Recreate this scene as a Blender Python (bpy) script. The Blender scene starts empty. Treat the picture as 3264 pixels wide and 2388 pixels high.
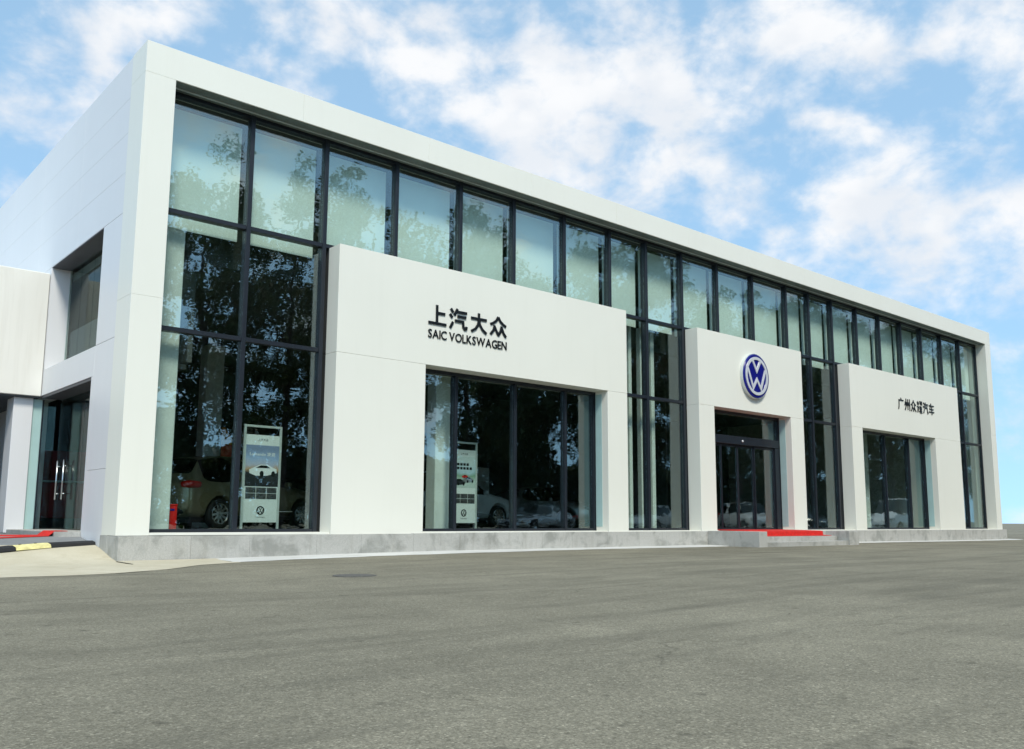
import bpy, bmesh, math, random
from mathutils import Vector, Matrix

SC = bpy.context.scene
COL = SC.collection
R = math.radians
random.seed(7)

# ------------------------------------------------------------------ camera
cam = bpy.data.cameras.new('camera')
cam.sensor_fit = 'HORIZONTAL'
cam.sensor_width = 36.0
cam.lens = 36.0 * 2831.1 / 3264.0
cam.shift_x = 25.456 / 3264.0
cam.shift_y = 71.739 / 3264.0
cam.clip_start, cam.clip_end = 0.05, 3000
cam_ob = bpy.data.objects.new('camera', cam)
COL.objects.link(cam_ob)
cR = Vector((0.75701388, -0.65336697, 0.00644791))
cU = Vector((-0.09413992, -0.09929788, 0.99059457))
cF = Vector((0.64658151, 0.75050085, 0.13667779))
M = Matrix(((cR.x, cU.x, -cF.x, -4.7214), (cR.y, cU.y, -cF.y, -15.048), (cR.z, cU.z, -cF.z, 0.2551), (0, 0, 0, 1)))
cam_ob.matrix_world = M
SC.camera = cam_ob

# ------------------------------------------------------------------ sun and sky
SUN_EL = R(51)          # direction towards the sun: elevation, and azimuth from +x
SUN_AZ = math.atan2(-0.91, -0.40)
sd = Vector((math.cos(SUN_AZ) * math.cos(SUN_EL), math.sin(SUN_AZ) * math.cos(SUN_EL), math.sin(SUN_EL)))
sun = bpy.data.lights.new('sun', 'SUN')
sun.energy = 2.6
sun.angle = R(13)
sun.color = (1.0, 0.94, 0.82)
sun_ob = bpy.data.objects.new('sun', sun)
COL.objects.link(sun_ob)
sun_ob.rotation_euler = (-sd).to_track_quat('-Z', 'Y').to_euler()

world = bpy.data.worlds.new('World')
SC.world = world
world.use_nodes = True
wt = world.node_tree
wn, wl = wt.nodes, wt.links
wn.clear()


def wnode(t, **k):
    n = wn.new(t)
    for a, v in k.items():
        setattr(n, a, v)
    return n


def wmath(op, a, b=None, c=None):
    n = wnode('ShaderNodeMath', operation=op)
    for i, v in enumerate((a, b, c)):
        if v is None:
            continue
        if isinstance(v, (int, float)):
            n.inputs[i].default_value = v
        else:
            wl.new(v, n.inputs[i])
    return n.outputs[0]


w_out = wnode('ShaderNodeOutputWorld')
w_bg = wnode('ShaderNodeBackground')
w_bg.inputs['Strength'].default_value = 0.15
wl.new(w_bg.outputs[0], w_out.inputs[0])
sky = wnode('ShaderNodeTexSky', sky_type='NISHITA')
sky.sun_disc = False
sky.sun_elevation = SUN_EL
sky.sun_rotation = math.pi / 2 - SUN_AZ
sky.air_density, sky.dust_density, sky.ozone_density = 1.0, 0.3, 0.7
tc = wnode('ShaderNodeTexCoord')
sp = wnode('ShaderNodeSeparateXYZ')
wl.new(tc.outputs['Generated'], sp.inputs[0])
den = wmath('ADD', wmath('MAXIMUM', sp.outputs[2], 0.0), 0.12)
cb = wnode('ShaderNodeCombineXYZ')
wl.new(wmath('DIVIDE', sp.outputs[0], den), cb.inputs[0])
wl.new(wmath('DIVIDE', sp.outputs[1], den), cb.inputs[1])
cb.inputs[2].default_value = 1.0
PL = cb.outputs[0]
# cloud banks of this afternoon, on the plane of the cloud layer (affine ellipse + amount)
BANKS = [(9.568, -2.659, 0.617, 7.694, 10.088, -17.959, 0.75), (15.877, -4.682, 1.001, 9.169, 12.09, -23.048, 0.45),
         (11.889, -3.996, 0.698, 15.586, 20.011, -34.729, 0.25), (8.636, -4.568, 0.347, 9.497, 11.617, -21.002, 0.6),
         (12.386, -7.306, 0.426, 10.249, 12.376, -23.292, 0.35), (15.797, -11.547, 0.328, 16.457, 19.212, -34.253, 0.6),
         (7.086, -5.683, 0.1, 13.127, 15.109, -29.292, 0.4), (12.287, -8.727, 0.281, 14.033, 16.478, -31.997, 0.3),
         (4.931, -4.125, 0.053, 6.5, 7.42, -15.794, 0.55), (3.736, -3.82, -0.027, 5.77, 6.362, -13.056, 0.6),
         (3.306, -3.266, -0.013, 3.531, 3.888, -9.265, 0.55), (2.499, -3.357, -0.096, 3.07, 3.197, -7.366, 0.55),
         (2.528, -4.039, -0.158, 6.4, 6.617, -12.987, 0.6), (2.036, -4.673, -0.264, 5.663, 5.581, -11.377, 0.65),
         (1.563, -3.452, -0.193, 4.478, 4.141, -12.061, 0.6), (1.5, -3.438, -0.198, 3.044, 2.699, -9.201, 0.5),
         (2.537, -3.408, -0.098, 7.318, 7.435, -21.018, 0.35), (1.653, -3.935, -0.234, 2.133, 1.803, -7.2, 0.3),
         (8.573, -2.168, 0.577, 9.687, 13.058, -26.012, 0.28), (13.514, -2.849, 0.975, 5.505, 7.881, -19.047, 0.35),
         (4.187, -4.193, -0.022, 7.64, 8.347, -21.67, 0.3), (2.397, -5.297, -0.293, 9.997, 9.682, -22.312, -0.55),
         (7.733, -2.967, 0.421, 5.4, 6.927, -13.316, -0.3), (3.241, -4.663, -0.156, 4.997, 4.886, -16.15, -0.35),
         (11.69, -12.799, -0.165, 16.054, 17.585, -33.411, -0.25), (7.192, -4.474, 0.226, 6.648, 8.002, -16.697, -0.3),
         (11.11, -2.619, 0.77, 7.077, 9.75, -20.964, -0.25)]
cover = None
for a1, a2, a3, b1, b2, b3, amp in BANKS:
    d1 = wnode('ShaderNodeVectorMath', operation='DOT_PRODUCT')
    wl.new(PL, d1.inputs[0]); d1.inputs[1].default_value = (a1, a2, a3)
    d2 = wnode('ShaderNodeVectorMath', operation='DOT_PRODUCT')
    wl.new(PL, d2.inputs[0]); d2.inputs[1].default_value = (b1, b2, b3)
    r2 = wmath('MULTIPLY_ADD', d1.outputs['Value'], d1.outputs['Value'], wmath('MULTIPLY', d2.outputs['Value'], d2.outputs['Value']))
    e = wmath('MULTIPLY', wmath('POWER', 2.718, wmath('MULTIPLY', r2, -1.0)), amp)
    cover = e if cover is None else wmath('ADD', cover, e)


def wnoise(scale, detail, rough, off=(0, 0, 0), dist=0.0):
    mp = wnode('ShaderNodeMapping')
    mp.inputs['Location'].default_value = off
    mp.inputs['Scale'].default_value = (1, 1, 1.45)
    wl.new(tc.outputs['Generated'], mp.inputs[0])
    n = wnode('ShaderNodeTexNoise')
    n.inputs['Scale'].default_value = scale
    n.inputs['Detail'].default_value = detail
    n.inputs['Roughness'].default_value = rough
    n.inputs['Distortion'].default_value = dist
    wl.new(mp.outputs[0], n.inputs['Vector'])
    return n.outputs['Fac']


n1 = wnoise(12.5, 7, 0.55, (3.1, 1.7, 0), 0.15)
n2 = wnoise(26.0, 4, 0.6, (0.3, 5.2, 2.0), 0.1)
dens = wmath('MULTIPLY_ADD', wmath('SUBTRACT', n1, 0.5), 3.5, wmath('MULTIPLY_ADD', cover, 0.80, -0.10))
dens = wmath('MULTIPLY_ADD', wmath('SUBTRACT', n2, 0.5), 0.7, dens)
hz = wnode('ShaderNodeMapRange', interpolation_type='SMOOTHSTEP')
hz.inputs['From Min'].default_value = 0.02
hz.inputs['From Max'].default_value = 0.20
hz.inputs['To Min'].default_value = -0.45
hz.inputs['To Max'].default_value = 0.0
wl.new(sp.outputs[2], hz.inputs['Value'])
dens = wmath('ADD', dens, hz.outputs[0])
ss = wnode('ShaderNodeMapRange', interpolation_type='SMOOTHSTEP')
ss.inputs['From Min'].default_value = -0.36
ss.inputs['From Max'].default_value = 0.82
ss.inputs['To Max'].default_value = 0.97
wl.new(dens, ss.inputs['Value'])
# cloud colour: bright tops, slightly greyer cores
cc = wnode('ShaderNodeMix', data_type='RGBA')
cc.inputs['A'].default_value = (4.95, 5.0, 5.08, 1)
cc.inputs['B'].default_value = (4.25, 4.45, 4.72, 1)
sh = wnode('ShaderNodeMapRange', interpolation_type='SMOOTHSTEP')
sh.inputs['From Min'].default_value = 0.40
sh.inputs['From Max'].default_value = 0.62
wl.new(wnoise(9, 4, 0.5, (1.2, 0.4, 4.0)), sh.inputs['Value'])
wl.new(sh.outputs[0], cc.inputs['Factor'])
up = wnode('ShaderNodeVectorMath', operation='ADD')
wl.new(tc.outputs['Generated'], up.inputs[0])
up.inputs[1].default_value = (0, 0, 0.25)
upn = wnode('ShaderNodeVectorMath', operation='NORMALIZE')
wl.new(up.outputs[0], upn.inputs[0])
wl.new(upn.outputs[0], sky.inputs['Vector'])
skg = wnode('ShaderNodeMix', data_type='RGBA')      # thin high veil lightens the blue
skg.inputs['Factor'].default_value = 0.28
skm = wnode('ShaderNodeMix', data_type='RGBA', blend_type='MULTIPLY')
skm.inputs['Factor'].default_value = 1.0
skm.inputs['B'].default_value = (1.12, 1.40, 1.42, 1)
wl.new(sky.outputs[0], skm.inputs['A'])
wl.new(skm.outputs['Result'], skg.inputs['A'])
skg.inputs['B'].default_value = (3.6, 5.0, 5.4, 1)
mx = wnode('ShaderNodeMix', data_type='RGBA')
wl.new(ss.outputs[0], mx.inputs['Factor'])
wl.new(skg.outputs['Result'], mx.inputs['A'])
wl.new(cc.outputs['Result'], mx.inputs['B'])
wl.new(mx.outputs['Result'], w_bg.inputs['Color'])

SC.view_settings.view_transform = 'Standard'
SC.view_settings.look = 'None'
SC.view_settings.exposure = 0.40
SC.view_settings.gamma = 1.0
SC.render.engine = 'CYCLES'
SC.cycles.use_denoising = True
SC.cycles.max_bounces = 10
SC.cycles.transparent_max_bounces = 24
SC.cycles.sample_clamp_indirect = 6.0
SC.cycles.caustics_reflective = False
SC.cycles.caustics_refractive = False


# ------------------------------------------------------------------ material helpers
def new_mat(name):
    m = bpy.data.materials.new(name)
    m.use_nodes = True
    nt = m.node_tree
    return m, nt, nt.nodes, nt.links, nt.nodes['Principled BSDF']


def ramp(nt, fac, stops):
    r = nt.nodes.new('ShaderNodeValToRGB')
    el = r.color_ramp.elements
    while len(el) < len(stops):
        el.new(0.5)
    for e_, (p, c) in zip(el, stops):
        e_.position = p
        e_.color = (*c, 1)
    nt.links.new(fac, r.inputs[0])
    return r.outputs[0]


def noise(nt, scale, detail=4, rough=0.55, vec=None, stretch=None, dist=0.0, off=(0, 0, 0)):
    n = nt.nodes.new('ShaderNodeTexNoise')
    n.inputs['Scale'].default_value = scale
    n.inputs['Detail'].default_value = detail
    n.inputs['Roughness'].default_value = rough
    n.inputs['Distortion'].default_value = dist
    if vec is None:
        g = nt.nodes.new('ShaderNodeNewGeometry')
        vec = g.outputs['Position']
    if stretch or off != (0, 0, 0):
        mp = nt.nodes.new('ShaderNodeMapping')
        mp.inputs['Scale'].default_value = stretch or (1, 1, 1)
        mp.inputs['Location'].default_value = off
        nt.links.new(vec, mp.inputs[0])
        vec = mp.outputs[0]
    nt.links.new(vec, n.inputs['Vector'])
    return n.outputs['Fac']


def mixc(nt, fac, a, b, mode='MIX'):
    n = nt.nodes.new('ShaderNodeMix')
    n.data_type = 'RGBA'
    n.blend_type = mode
    for key, v in (('Factor', fac), ('A', a), ('B', b)):
        if isinstance(v, tuple):
            n.inputs[key].default_value = (*v, 1) if len(v) == 3 else v
        elif isinstance(v, (int, float)):
            n.inputs[key].default_value = v
        else:
            nt.links.new(v, n.inputs[key])
    return n.outputs['Result']


def bump(nt, height, strength=0.2, dist=0.01):
    b = nt.nodes.new('ShaderNodeBump')
    b.inputs['Strength'].default_value = strength
    b.inputs['Distance'].default_value = dist
    nt.links.new(height, b.inputs['Height'])
    return b.outputs[0]


def plain(name, col, rough=0.5, metal=0.0, var=0.06, scale=3.0, coat=0.0):
    m, nt, n, l, p = new_mat(name)
    f = noise(nt, scale, 5)
    c1 = tuple(max(0, c * (1 - var)) for c in col)
    c2 = tuple(min(1, c * (1 + var)) for c in col)
    l.new(ramp(nt, f, [(0.3, c1), (0.7, c2)]), p.inputs['Base Color'])
    p.inputs['Roughness'].default_value = rough
    p.inputs['Metallic'].default_value = metal
    p.inputs['Coat Weight'].default_value = coat
    return m


MT = {}
MT['white'] = None


def white_panel(name, col, streak=0.05, rough=0.42):
    m, nt, n, l, p = new_mat(name)
    big = noise(nt, 0.35, 4)
    c = ramp(nt, big, [(0.3, tuple(x * 0.96 for x in col)), (0.7, col)])
    st = noise(nt, 5.0, 5, 0.6, stretch=(1.2, 1.2, 0.07))
    c = mixc(nt, ramp(nt, st, [(0.50, (0, 0, 0)), (0.78, (streak,) * 3)]), c, (col[0] * 0.62, col[1] * 0.60, col[2] * 0.55))
    l.new(c, p.inputs['Base Color'])
    p.inputs['Roughness'].default_value = rough
    l.new(bump(nt, noise(nt, 1.3, 2), 0.05, 0.02), p.inputs['Normal'])
    return m


MT['white'] = white_panel('white_aluminium', (0.815, 0.812, 0.73))
MT['white_skytint'] = white_panel('sky_tinted_white_aluminium', (0.74, 0.745, 0.75), 0.05, 0.36)  # same white panel, with the bluish sky reflection put into its base colour
MT['cream'] = white_panel('cream_render', (0.80, 0.785, 0.72), 0.30, 0.8)
MT['softgrey'] = plain('soffit_grey', (0.15, 0.175, 0.165), 0.45, 0.0, 0.25, 2.0)
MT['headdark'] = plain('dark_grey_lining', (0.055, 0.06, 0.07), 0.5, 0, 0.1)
MT['frame'] = plain('anthracite_aluminium', (0.009, 0.013, 0.020), 0.45, 0.0, 0.15, 4)
MT['black'] = plain('black_rubber', (0.012, 0.012, 0.013), 0.7)
MT['letter'] = plain('black_acrylic', (0.010, 0.012, 0.014), 0.22, 0.0, 0.05)
MT['steel'] = plain('brushed_steel', (0.62, 0.63, 0.64), 0.25, 1.0, 0.05, 20)
MT['silverpaint'] = plain('silver_frame', (0.62, 0.66, 0.64), 0.4, 0.3)
MT['blind'] = plain('roller_blind_cloth', (0.83, 0.89, 0.86), 0.9, 0.0, 0.03, 1.2)
MT['intwhite'] = plain('interior_white', (0.74, 0.76, 0.73), 0.7)
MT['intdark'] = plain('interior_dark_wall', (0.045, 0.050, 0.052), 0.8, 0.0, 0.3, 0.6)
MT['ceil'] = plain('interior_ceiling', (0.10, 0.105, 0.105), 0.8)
MT['tile'] = plain('interior_tile', (0.12, 0.124, 0.12), 0.15, 0.0, 0.1, 1.0)
MT['teal'] = plain('pale_teal_panel', (0.42, 0.60, 0.58), 0.12, 0.0, 0.04)
MT['red'] = plain('red_carpet', (0.55, 0.016, 0.010), 0.95, 0.0, 0.22, 14)
MT['redbox'] = plain('red_enamel', (0.62, 0.012, 0.010), 0.35)
MT['yellow'] = plain('yellow_rubber', (0.66, 0.60, 0.27), 0.7, 0.0, 0.25, 12)
MT['orange'] = plain('orange_cloth', (0.75, 0.25, 0.03), 0.8)
MT['blue'] = plain('deep_blue_acrylic', (0.008, 0.010, 0.19), 0.18, 0.0, 0.05, 3, 0.5)
MT['signwhite'] = plain('white_acrylic', (0.78, 0.79, 0.80), 0.3)
MT['emblemsilver'] = plain('silver_white_acrylic', (0.66, 0.68, 0.71), 0.3, 0.15)
MT['iron'] = plain('weathered_iron', (0.10, 0.096, 0.085), 0.8, 0.2, 0.3, 20)
MT['chrome'] = plain('chrome', (0.75, 0.76, 0.78), 0.08, 1.0, 0.02)


def granite():
    m, nt, n, l, p = new_mat('grey_granite')
    oi = n.new('ShaderNodeObjectInfo')
    fine = noise(nt, 55, 3, 0.7)
    c = ramp(nt, fine, [(0.3, (0.41, 0.405, 0.38)), (0.7, (0.56, 0.555, 0.52))])
    blot = noise(nt, 2.1, 5, 0.62, dist=0.6)
    c = mixc(nt, ramp(nt, blot, [(0.50, (0, 0, 0)), (0.66, (0.75,) * 3)]), c, (0.27, 0.275, 0.25))
    streak = noise(nt, 6, 4, 0.6, stretch=(1, 1, 0.12))
    c = mixc(nt, ramp(nt, streak, [(0.52, (0, 0, 0)), (0.75, (0.5,) * 3)]), c, (0.30, 0.29, 0.25))
    tone = ramp(nt, oi.outputs['Random'], [(0, (0.84, 0.84, 0.835)), (1, (0.95, 0.95, 0.945))])
    c = mixc(nt, 1.0, c, tone, 'MULTIPLY')
    l.new(c, p.inputs['Base Color'])
    p.inputs['Roughness'].default_value = 0.6
    l.new(bump(nt, fine, 0.12, 0.004), p.inputs['Normal'])
    return m


MT['granite'] = granite()


def asphalt():
    m, nt, n, l, p = new_mat('worn_asphalt')
    g = n.new('ShaderNodeNewGeometry')
    pos = g.outputs['Position']
    v = n.new('ShaderNodeTexVoronoi')
    v.inputs['Scale'].default_value = 105
    l.new(pos, v.inputs['Vector'])
    sepc = n.new('ShaderNodeSeparateColor')
    l.new(v.outputs['Color'], sepc.inputs[0])
    stone = ramp(nt, sepc.outputs[0], [(0.0, (0.105, 0.102, 0.088)), (0.35, (0.195, 0.190, 0.166)), (0.75, (0.245, 0.238, 0.208)), (0.93, (0.30, 0.293, 0.26)), (1.0, (0.50, 0.485, 0.44))])
    v2 = n.new('ShaderNodeTexVoronoi')
    v2.inputs['Scale'].default_value = 180
    l.new(pos, v2.inputs['Vector'])
    s2 = n.new('ShaderNodeSeparateColor')
    l.new(v2.outputs['Color'], s2.inputs[0])
    fine = ramp(nt, s2.outputs[1], [(0.0, (0.14, 0.136, 0.118)), (0.7, (0.235, 0.229, 0.20)), (1.0, (0.37, 0.36, 0.33))])
    c = mixc(nt, 0.45, stone, fine)
    med = noise(nt, 1.1, 6, 0.62)
    c = mixc(nt, 1.0, c, ramp(nt, med, [(0.30, (0.80, 0.80, 0.79)), (0.72, (1.14, 1.14, 1.13))]), 'MULTIPLY')
    gr = noise(nt, 30, 3, 0.6)
    c = mixc(nt, 1.0, c, ramp(nt, gr, [(0.30, (0.86, 0.86, 0.86)), (0.70, (1.12, 1.12, 1.12))]), 'MULTIPLY')
    big = noise(nt, 0.16, 4, 0.55)
    c = mixc(nt, 1.0, c, ramp(nt, big, [(0.32, (0.86, 0.86, 0.85)), (0.68, (1.10, 1.10, 1.09))]), 'MULTIPLY')
    # faint tyre tracks and scuffs running along the forecourt
    tr = noise(nt, 1.0, 5, 0.6, stretch=(0.35, 2.6, 1), dist=0.8)
    c = mixc(nt, ramp(nt, tr, [(0.56, (0, 0, 0)), (0.74, (0.38,) * 3)]), c, (0.085, 0.084, 0.075))
    sp_ = noise(nt, 7.0, 3, 0.5)
    c = mixc(nt, ramp(nt, sp_, [(0.66, (0, 0, 0)), (0.73, (0.50,) * 3)]), c, (0.06, 0.058, 0.05))
    wob = n.new('ShaderNodeVectorMath'); wob.operation = 'ADD'
    nzv = n.new('ShaderNodeTexNoise'); nzv.inputs['Scale'].default_value = 1.3; nzv.inputs['Detail'].default_value = 5
    l.new(pos, nzv.inputs['Vector']); l.new(pos, wob.inputs[0]); l.new(nzv.outputs['Color'], wob.inputs[1])
    vc = n.new('ShaderNodeTexVoronoi'); vc.feature = 'DISTANCE_TO_EDGE'; vc.inputs['Scale'].default_value = 0.23
    l.new(wob.outputs[0], vc.inputs['Vector'])
    crk = ramp(nt, vc.outputs['Distance'], [(0.0, (0.6,) * 3), (0.005, (0, 0, 0))])
    crk = mixc(nt, 1.0, crk, ramp(nt, noise(nt, 0.5, 3), [(0.56, (0, 0, 0)), (0.66, (0.8, 0.8, 0.8))]), 'MULTIPLY')
    c = mixc(nt, crk, c, (0.06, 0.058, 0.05))
    fl = n.new('ShaderNodeTexVoronoi'); fl.inputs['Scale'].default_value = 2.6
    mpf = n.new('ShaderNodeMapping'); mpf.inputs['Scale'].default_value = (0.7, 1.6, 1); mpf.inputs['Rotation'].default_value = (0, 0, 0.6)
    l.new(wob.outputs[0], mpf.inputs[0]); l.new(mpf.outputs[0], fl.inputs['Vector'])
    c = mixc(nt, ramp(nt, fl.outputs['Distance'], [(0.025, (0.75,) * 3), (0.05, (0, 0, 0))]), c, (0.05, 0.047, 0.04))
    tk = noise(nt, 0.8, 4, 0.55, stretch=(0.16, 1.5, 1), dist=1.2, off=(3, 1, 0))
    c = mixc(nt, ramp(nt, tk, [(0.54, (0, 0, 0)), (0.66, (0.42,) * 3), (0.74, (0.05,) * 3)]), c, (0.10, 0.098, 0.085))
    c = mixc(nt, 1.0, c, (0.95, 0.91, 0.785), 'MULTIPLY')
    l.new(c, p.inputs['Base Color'])
    p.inputs['Roughness'].default_value = 0.92
    p.inputs['Specular IOR Level'].default_value = 0.25
    h = n.new('ShaderNodeMath'); h.operation = 'ADD'
    l.new(v.outputs['Distance'], h.inputs[0]); l.new(s2.outputs[1], h.inputs[1])
    l.new(bump(nt, h.outputs[0], 0.30, 0.006), p.inputs['Normal'])
    return m


MT['asphalt'] = asphalt()


def concrete(name, c1, c2, c3):
    m, nt, n, l, p = new_mat(name)
    c = ramp(nt, noise(nt, 1.4, 6, 0.6), [(0.3, c1), (0.7, c2)])
    c = mixc(nt, ramp(nt, noise(nt, 3.3, 5, 0.65, dist=0.5), [(0.52, (0, 0, 0)), (0.72, (0.55,) * 3)]), c, c3)
    c = mixc(nt, 0.25, c, ramp(nt, noise(nt, 70, 2), [(0.3, tuple(x * 0.7 for x in c1)), (0.7, c2)]))
    l.new(c, p.inputs['Base Color'])
    p.inputs['Roughness'].default_value = 0.9
    l.new(bump(nt, noise(nt, 40, 3), 0.2, 0.006), p.inputs['Normal'])
    return m


MT['apron'] = concrete('cream_concrete', (0.46, 0.415, 0.30), (0.56, 0.515, 0.395), (0.38, 0.325, 0.21))
MT['strip'] = concrete('pale_concrete', (0.52, 0.52, 0.49), (0.64, 0.64, 0.61), (0.42, 0.41, 0.36))
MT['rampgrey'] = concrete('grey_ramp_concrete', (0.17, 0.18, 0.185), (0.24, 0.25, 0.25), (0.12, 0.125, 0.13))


def glass_mat(name, tint, f0, wav=0.016, gr=0.62):
    m = bpy.data.materials.new(name)
    m.use_nodes = True
    nt = m.node_tree
    n, l = nt.nodes, nt.links
    n.clear()
    out = n.new('ShaderNodeOutputMaterial')
    mixs = n.new('ShaderNodeMixShader')
    tr = n.new('ShaderNodeBsdfTransparent')
    tr.inputs[0].default_value = (*tint, 1)
    gl = n.new('ShaderNodeBsdfGlossy')
    gl.inputs['Roughness'].default_value = 0.0
    gl.inputs['Color'].default_value = (0.92, 1.0, 0.985, 1)
    g = n.new('ShaderNodeNewGeometry')
    d = n.new('ShaderNodeVectorMath'); d.operation = 'DOT_PRODUCT'
    l.new(g.outputs['Normal'], d.inputs[0]); l.new(g.outputs['Incoming'], d.inputs[1])
    a = n.new('ShaderNodeMath'); a.operation = 'ABSOLUTE'; l.new(d.outputs['Value'], a.inputs[0])
    s = n.new('ShaderNodeMath'); s.operation = 'SUBTRACT'; s.inputs[0].default_value = 1; l.new(a.outputs[0], s.inputs[1])
    pw = n.new('ShaderNodeMath'); pw.operation = 'POWER'; l.new(s.outputs[0], pw.inputs[0]); pw.inputs[1].default_value = 5
    ma = n.new('ShaderNodeMath'); ma.operation = 'MULTIPLY_ADD'; l.new(pw.outputs[0], ma.inputs[0])
    ma.inputs[1].default_value = gr - f0; ma.inputs[2].default_value = f0
    # roller-wave of toughened glass
    oi = n.new('ShaderNodeObjectInfo')
    add = n.new('ShaderNodeVectorMath'); add.operation = 'MULTIPLY_ADD'
    add.inputs[1].default_value = (1, 1, 1)
    l.new(g.outputs['Position'], add.inputs[0])
    cmb = n.new('ShaderNodeCombineXYZ')
    sc = n.new('ShaderNodeMath'); sc.operation = 'MULTIPLY'; sc.inputs[1].default_value = 37.0
    l.new(oi.outputs['Random'], sc.inputs[0]); l.new(sc.outputs[0], cmb.inputs[0])
    l.new(cmb.outputs[0], add.inputs[2])
    nz = n.new('ShaderNodeTexNoise')
    nz.inputs['Scale'].default_value = 1.1
    nz.inputs['Detail'].default_value = 3
    nz.inputs['Roughness'].default_value = 0.55
    mp = n.new('ShaderNodeMapping'); mp.inputs['Scale'].default_value = (1, 1, 2.2)
    l.new(add.outputs[0], mp.inputs[0]); l.new(mp.outputs[0], nz.inputs['Vector'])
    b = n.new('ShaderNodeBump'); b.inputs['Strength'].default_value = 1.0
    b.inputs['Distance'].default_value = wav
    l.new(nz.outputs['Fac'], b.inputs['Height'])
    l.new(b.outputs[0], gl.inputs['Normal'])
    l.new(ma.outputs[0], mixs.inputs[0]); l.new(tr.outputs[0], mixs.inputs[1]); l.new(gl.outputs[0], mixs.inputs[2])
    l.new(mixs.outputs[0], out.inputs[0])
    return m


MT['glass'] = glass_mat('green_tinted_glass', (0.925, 0.988, 0.962), 0.125, 0.0017)
MT['sideglass'] = glass_mat('side_window_glass', (0.86, 0.92, 0.90), 0.03, 0.0015, 0.22)
MT['carglass'] = glass_mat('dark_car_glass', (0.10, 0.115, 0.115), 0.06, 0.0)


def leaf_mat(name, c1, c2):
    m, nt, n, l, p = new_mat(name)
    l.new(ramp(nt, noise(nt, 1.7, 3), [(0.3, c1), (0.7, c2)]), p.inputs['Base Color'])
    p.inputs['Roughness'].default_value = 0.6
    t = n.new('ShaderNodeBsdfTranslucent')
    t.inputs[0].default_value = (c2[0] * 1.3, c2[1] * 1.3, c2[2], 1)
    ms = n.new('ShaderNodeMixShader'); ms.inputs[0].default_value = 0.25
    out = [x for x in n if x.type == 'OUTPUT_MATERIAL'][0]
    l.new(p.outputs[0], ms.inputs[1]); l.new(t.outputs[0], ms.inputs[2]); l.new(ms.outputs[0], out.inputs[0])
    return m


MT['leafA'] = leaf_mat('leaf_dark_green', (0.022, 0.045, 0.018), (0.05, 0.085, 0.03))
MT['leafB'] = leaf_mat('leaf_olive', (0.03, 0.05, 0.018), (0.07, 0.095, 0.035))
MT['bark'] = plain('tree_bark', (0.075, 0.062, 0.05), 0.95, 0, 0.4, 6)
MT['tyre'] = plain('tyre_rubber', (0.015, 0.015, 0.016), 0.8)
MT['rim'] = plain('alloy_rim', (0.60, 0.61, 0.62), 0.22, 0.9)
MT['tail'] = plain('tail_lamp_red', (0.55, 0.012, 0.008), 0.12, 0, 0.4, 9, 1.0)
MT['head'] = plain('head_lamp_clear', (0.62, 0.65, 0.66), 0.08, 0.6)


def paint(name, col, metal=0.4):
    m, nt, n, l, p = new_mat(name)
    p.inputs['Base Color'].default_value = (*col, 1)
    l.new(ramp(nt, noise(nt, 0.8, 2), [(0.3, tuple(c * 0.95 for c in col)), (0.7, col)]), p.inputs['Base Color'])
    p.inputs['Metallic'].default_value = metal
    p.inputs['Roughness'].default_value = 0.32
    p.inputs['Coat Weight'].default_value = 1.0
    p.inputs['Coat Roughness'].default_value = 0.04
    return m


MT['gold'] = paint('champagne_gold_paint', (0.25, 0.215, 0.12), 0.45)
MT['carwhite'] = paint('white_car_paint', (0.78, 0.79, 0.79), 0.0)
MT['carsilver'] = paint('silver_car_paint', (0.52, 0.54, 0.56), 0.7)
MT['cardark'] = paint('dark_grey_car_paint', (0.035, 0.038, 0.043), 0.4)


# ------------------------------------------------------------------ object helpers
def tag(o, label=None, cat=None, group=None, kind=None):
    if label: o['label'] = label
    if cat: o['category'] = cat
    if group: o['group'] = group
    if kind: o['kind'] = kind
    return o


def link(name, me, mat=None, parent=None, world_coords=True):
    o = bpy.data.objects.new(name, me)
    COL.objects.link(o)
    if mat is not None and not me.materials:
        me.materials.append(MT[mat] if isinstance(mat, str) else mat)
    if parent is not None:
        o.parent = parent
        if world_coords:
            o.location = -total_loc(parent)
    return o


def total_loc(p):
    v = Vector((0, 0, 0))
    while p is not None:
        v += p.location
        p = p.parent
    return v


def empty(name, loc=(0, 0, 0), rz=0.0):
    o = bpy.data.objects.new(name, None)
    COL.objects.link(o)
    o.location = loc
    o.rotation_euler = (0, 0, rz)
    o.empty_display_size = 0.3
    return o


def me_from(verts, faces, smooth=False):
    me = bpy.data.meshes.new('m')
    me.from_pydata([tuple(v) for v in verts], [], faces)
    me.update()
    if smooth:
        for p in me.polygons:
            p.use_smooth = True
    return me


def bm_box(bm, x0, x1, y0, y1, z0, z1):
    vs = [bm.verts.new(c) for c in ((x0, y0, z0), (x1, y0, z0), (x1, y1, z0), (x0, y1, z0), (x0, y0, z1), (x1, y0, z1), (x1, y1, z1), (x0, y1, z1))]
    for f in ((0, 3, 2, 1), (4, 5, 6, 7), (0, 1, 5, 4), (1, 2, 6, 5), (2, 3, 7, 6), (3, 0, 4, 7)):
        bm.faces.new([vs[i] for i in f])
    return vs


def bm_to(bm, smooth=False):
    bmesh.ops.recalc_face_normals(bm, faces=bm.faces)
    me = bpy.data.meshes.new('m')
    bm.to_mesh(me)
    bm.free()
    if smooth:
        for p in me.polygons:
            p.use_smooth = True
    return me


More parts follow.
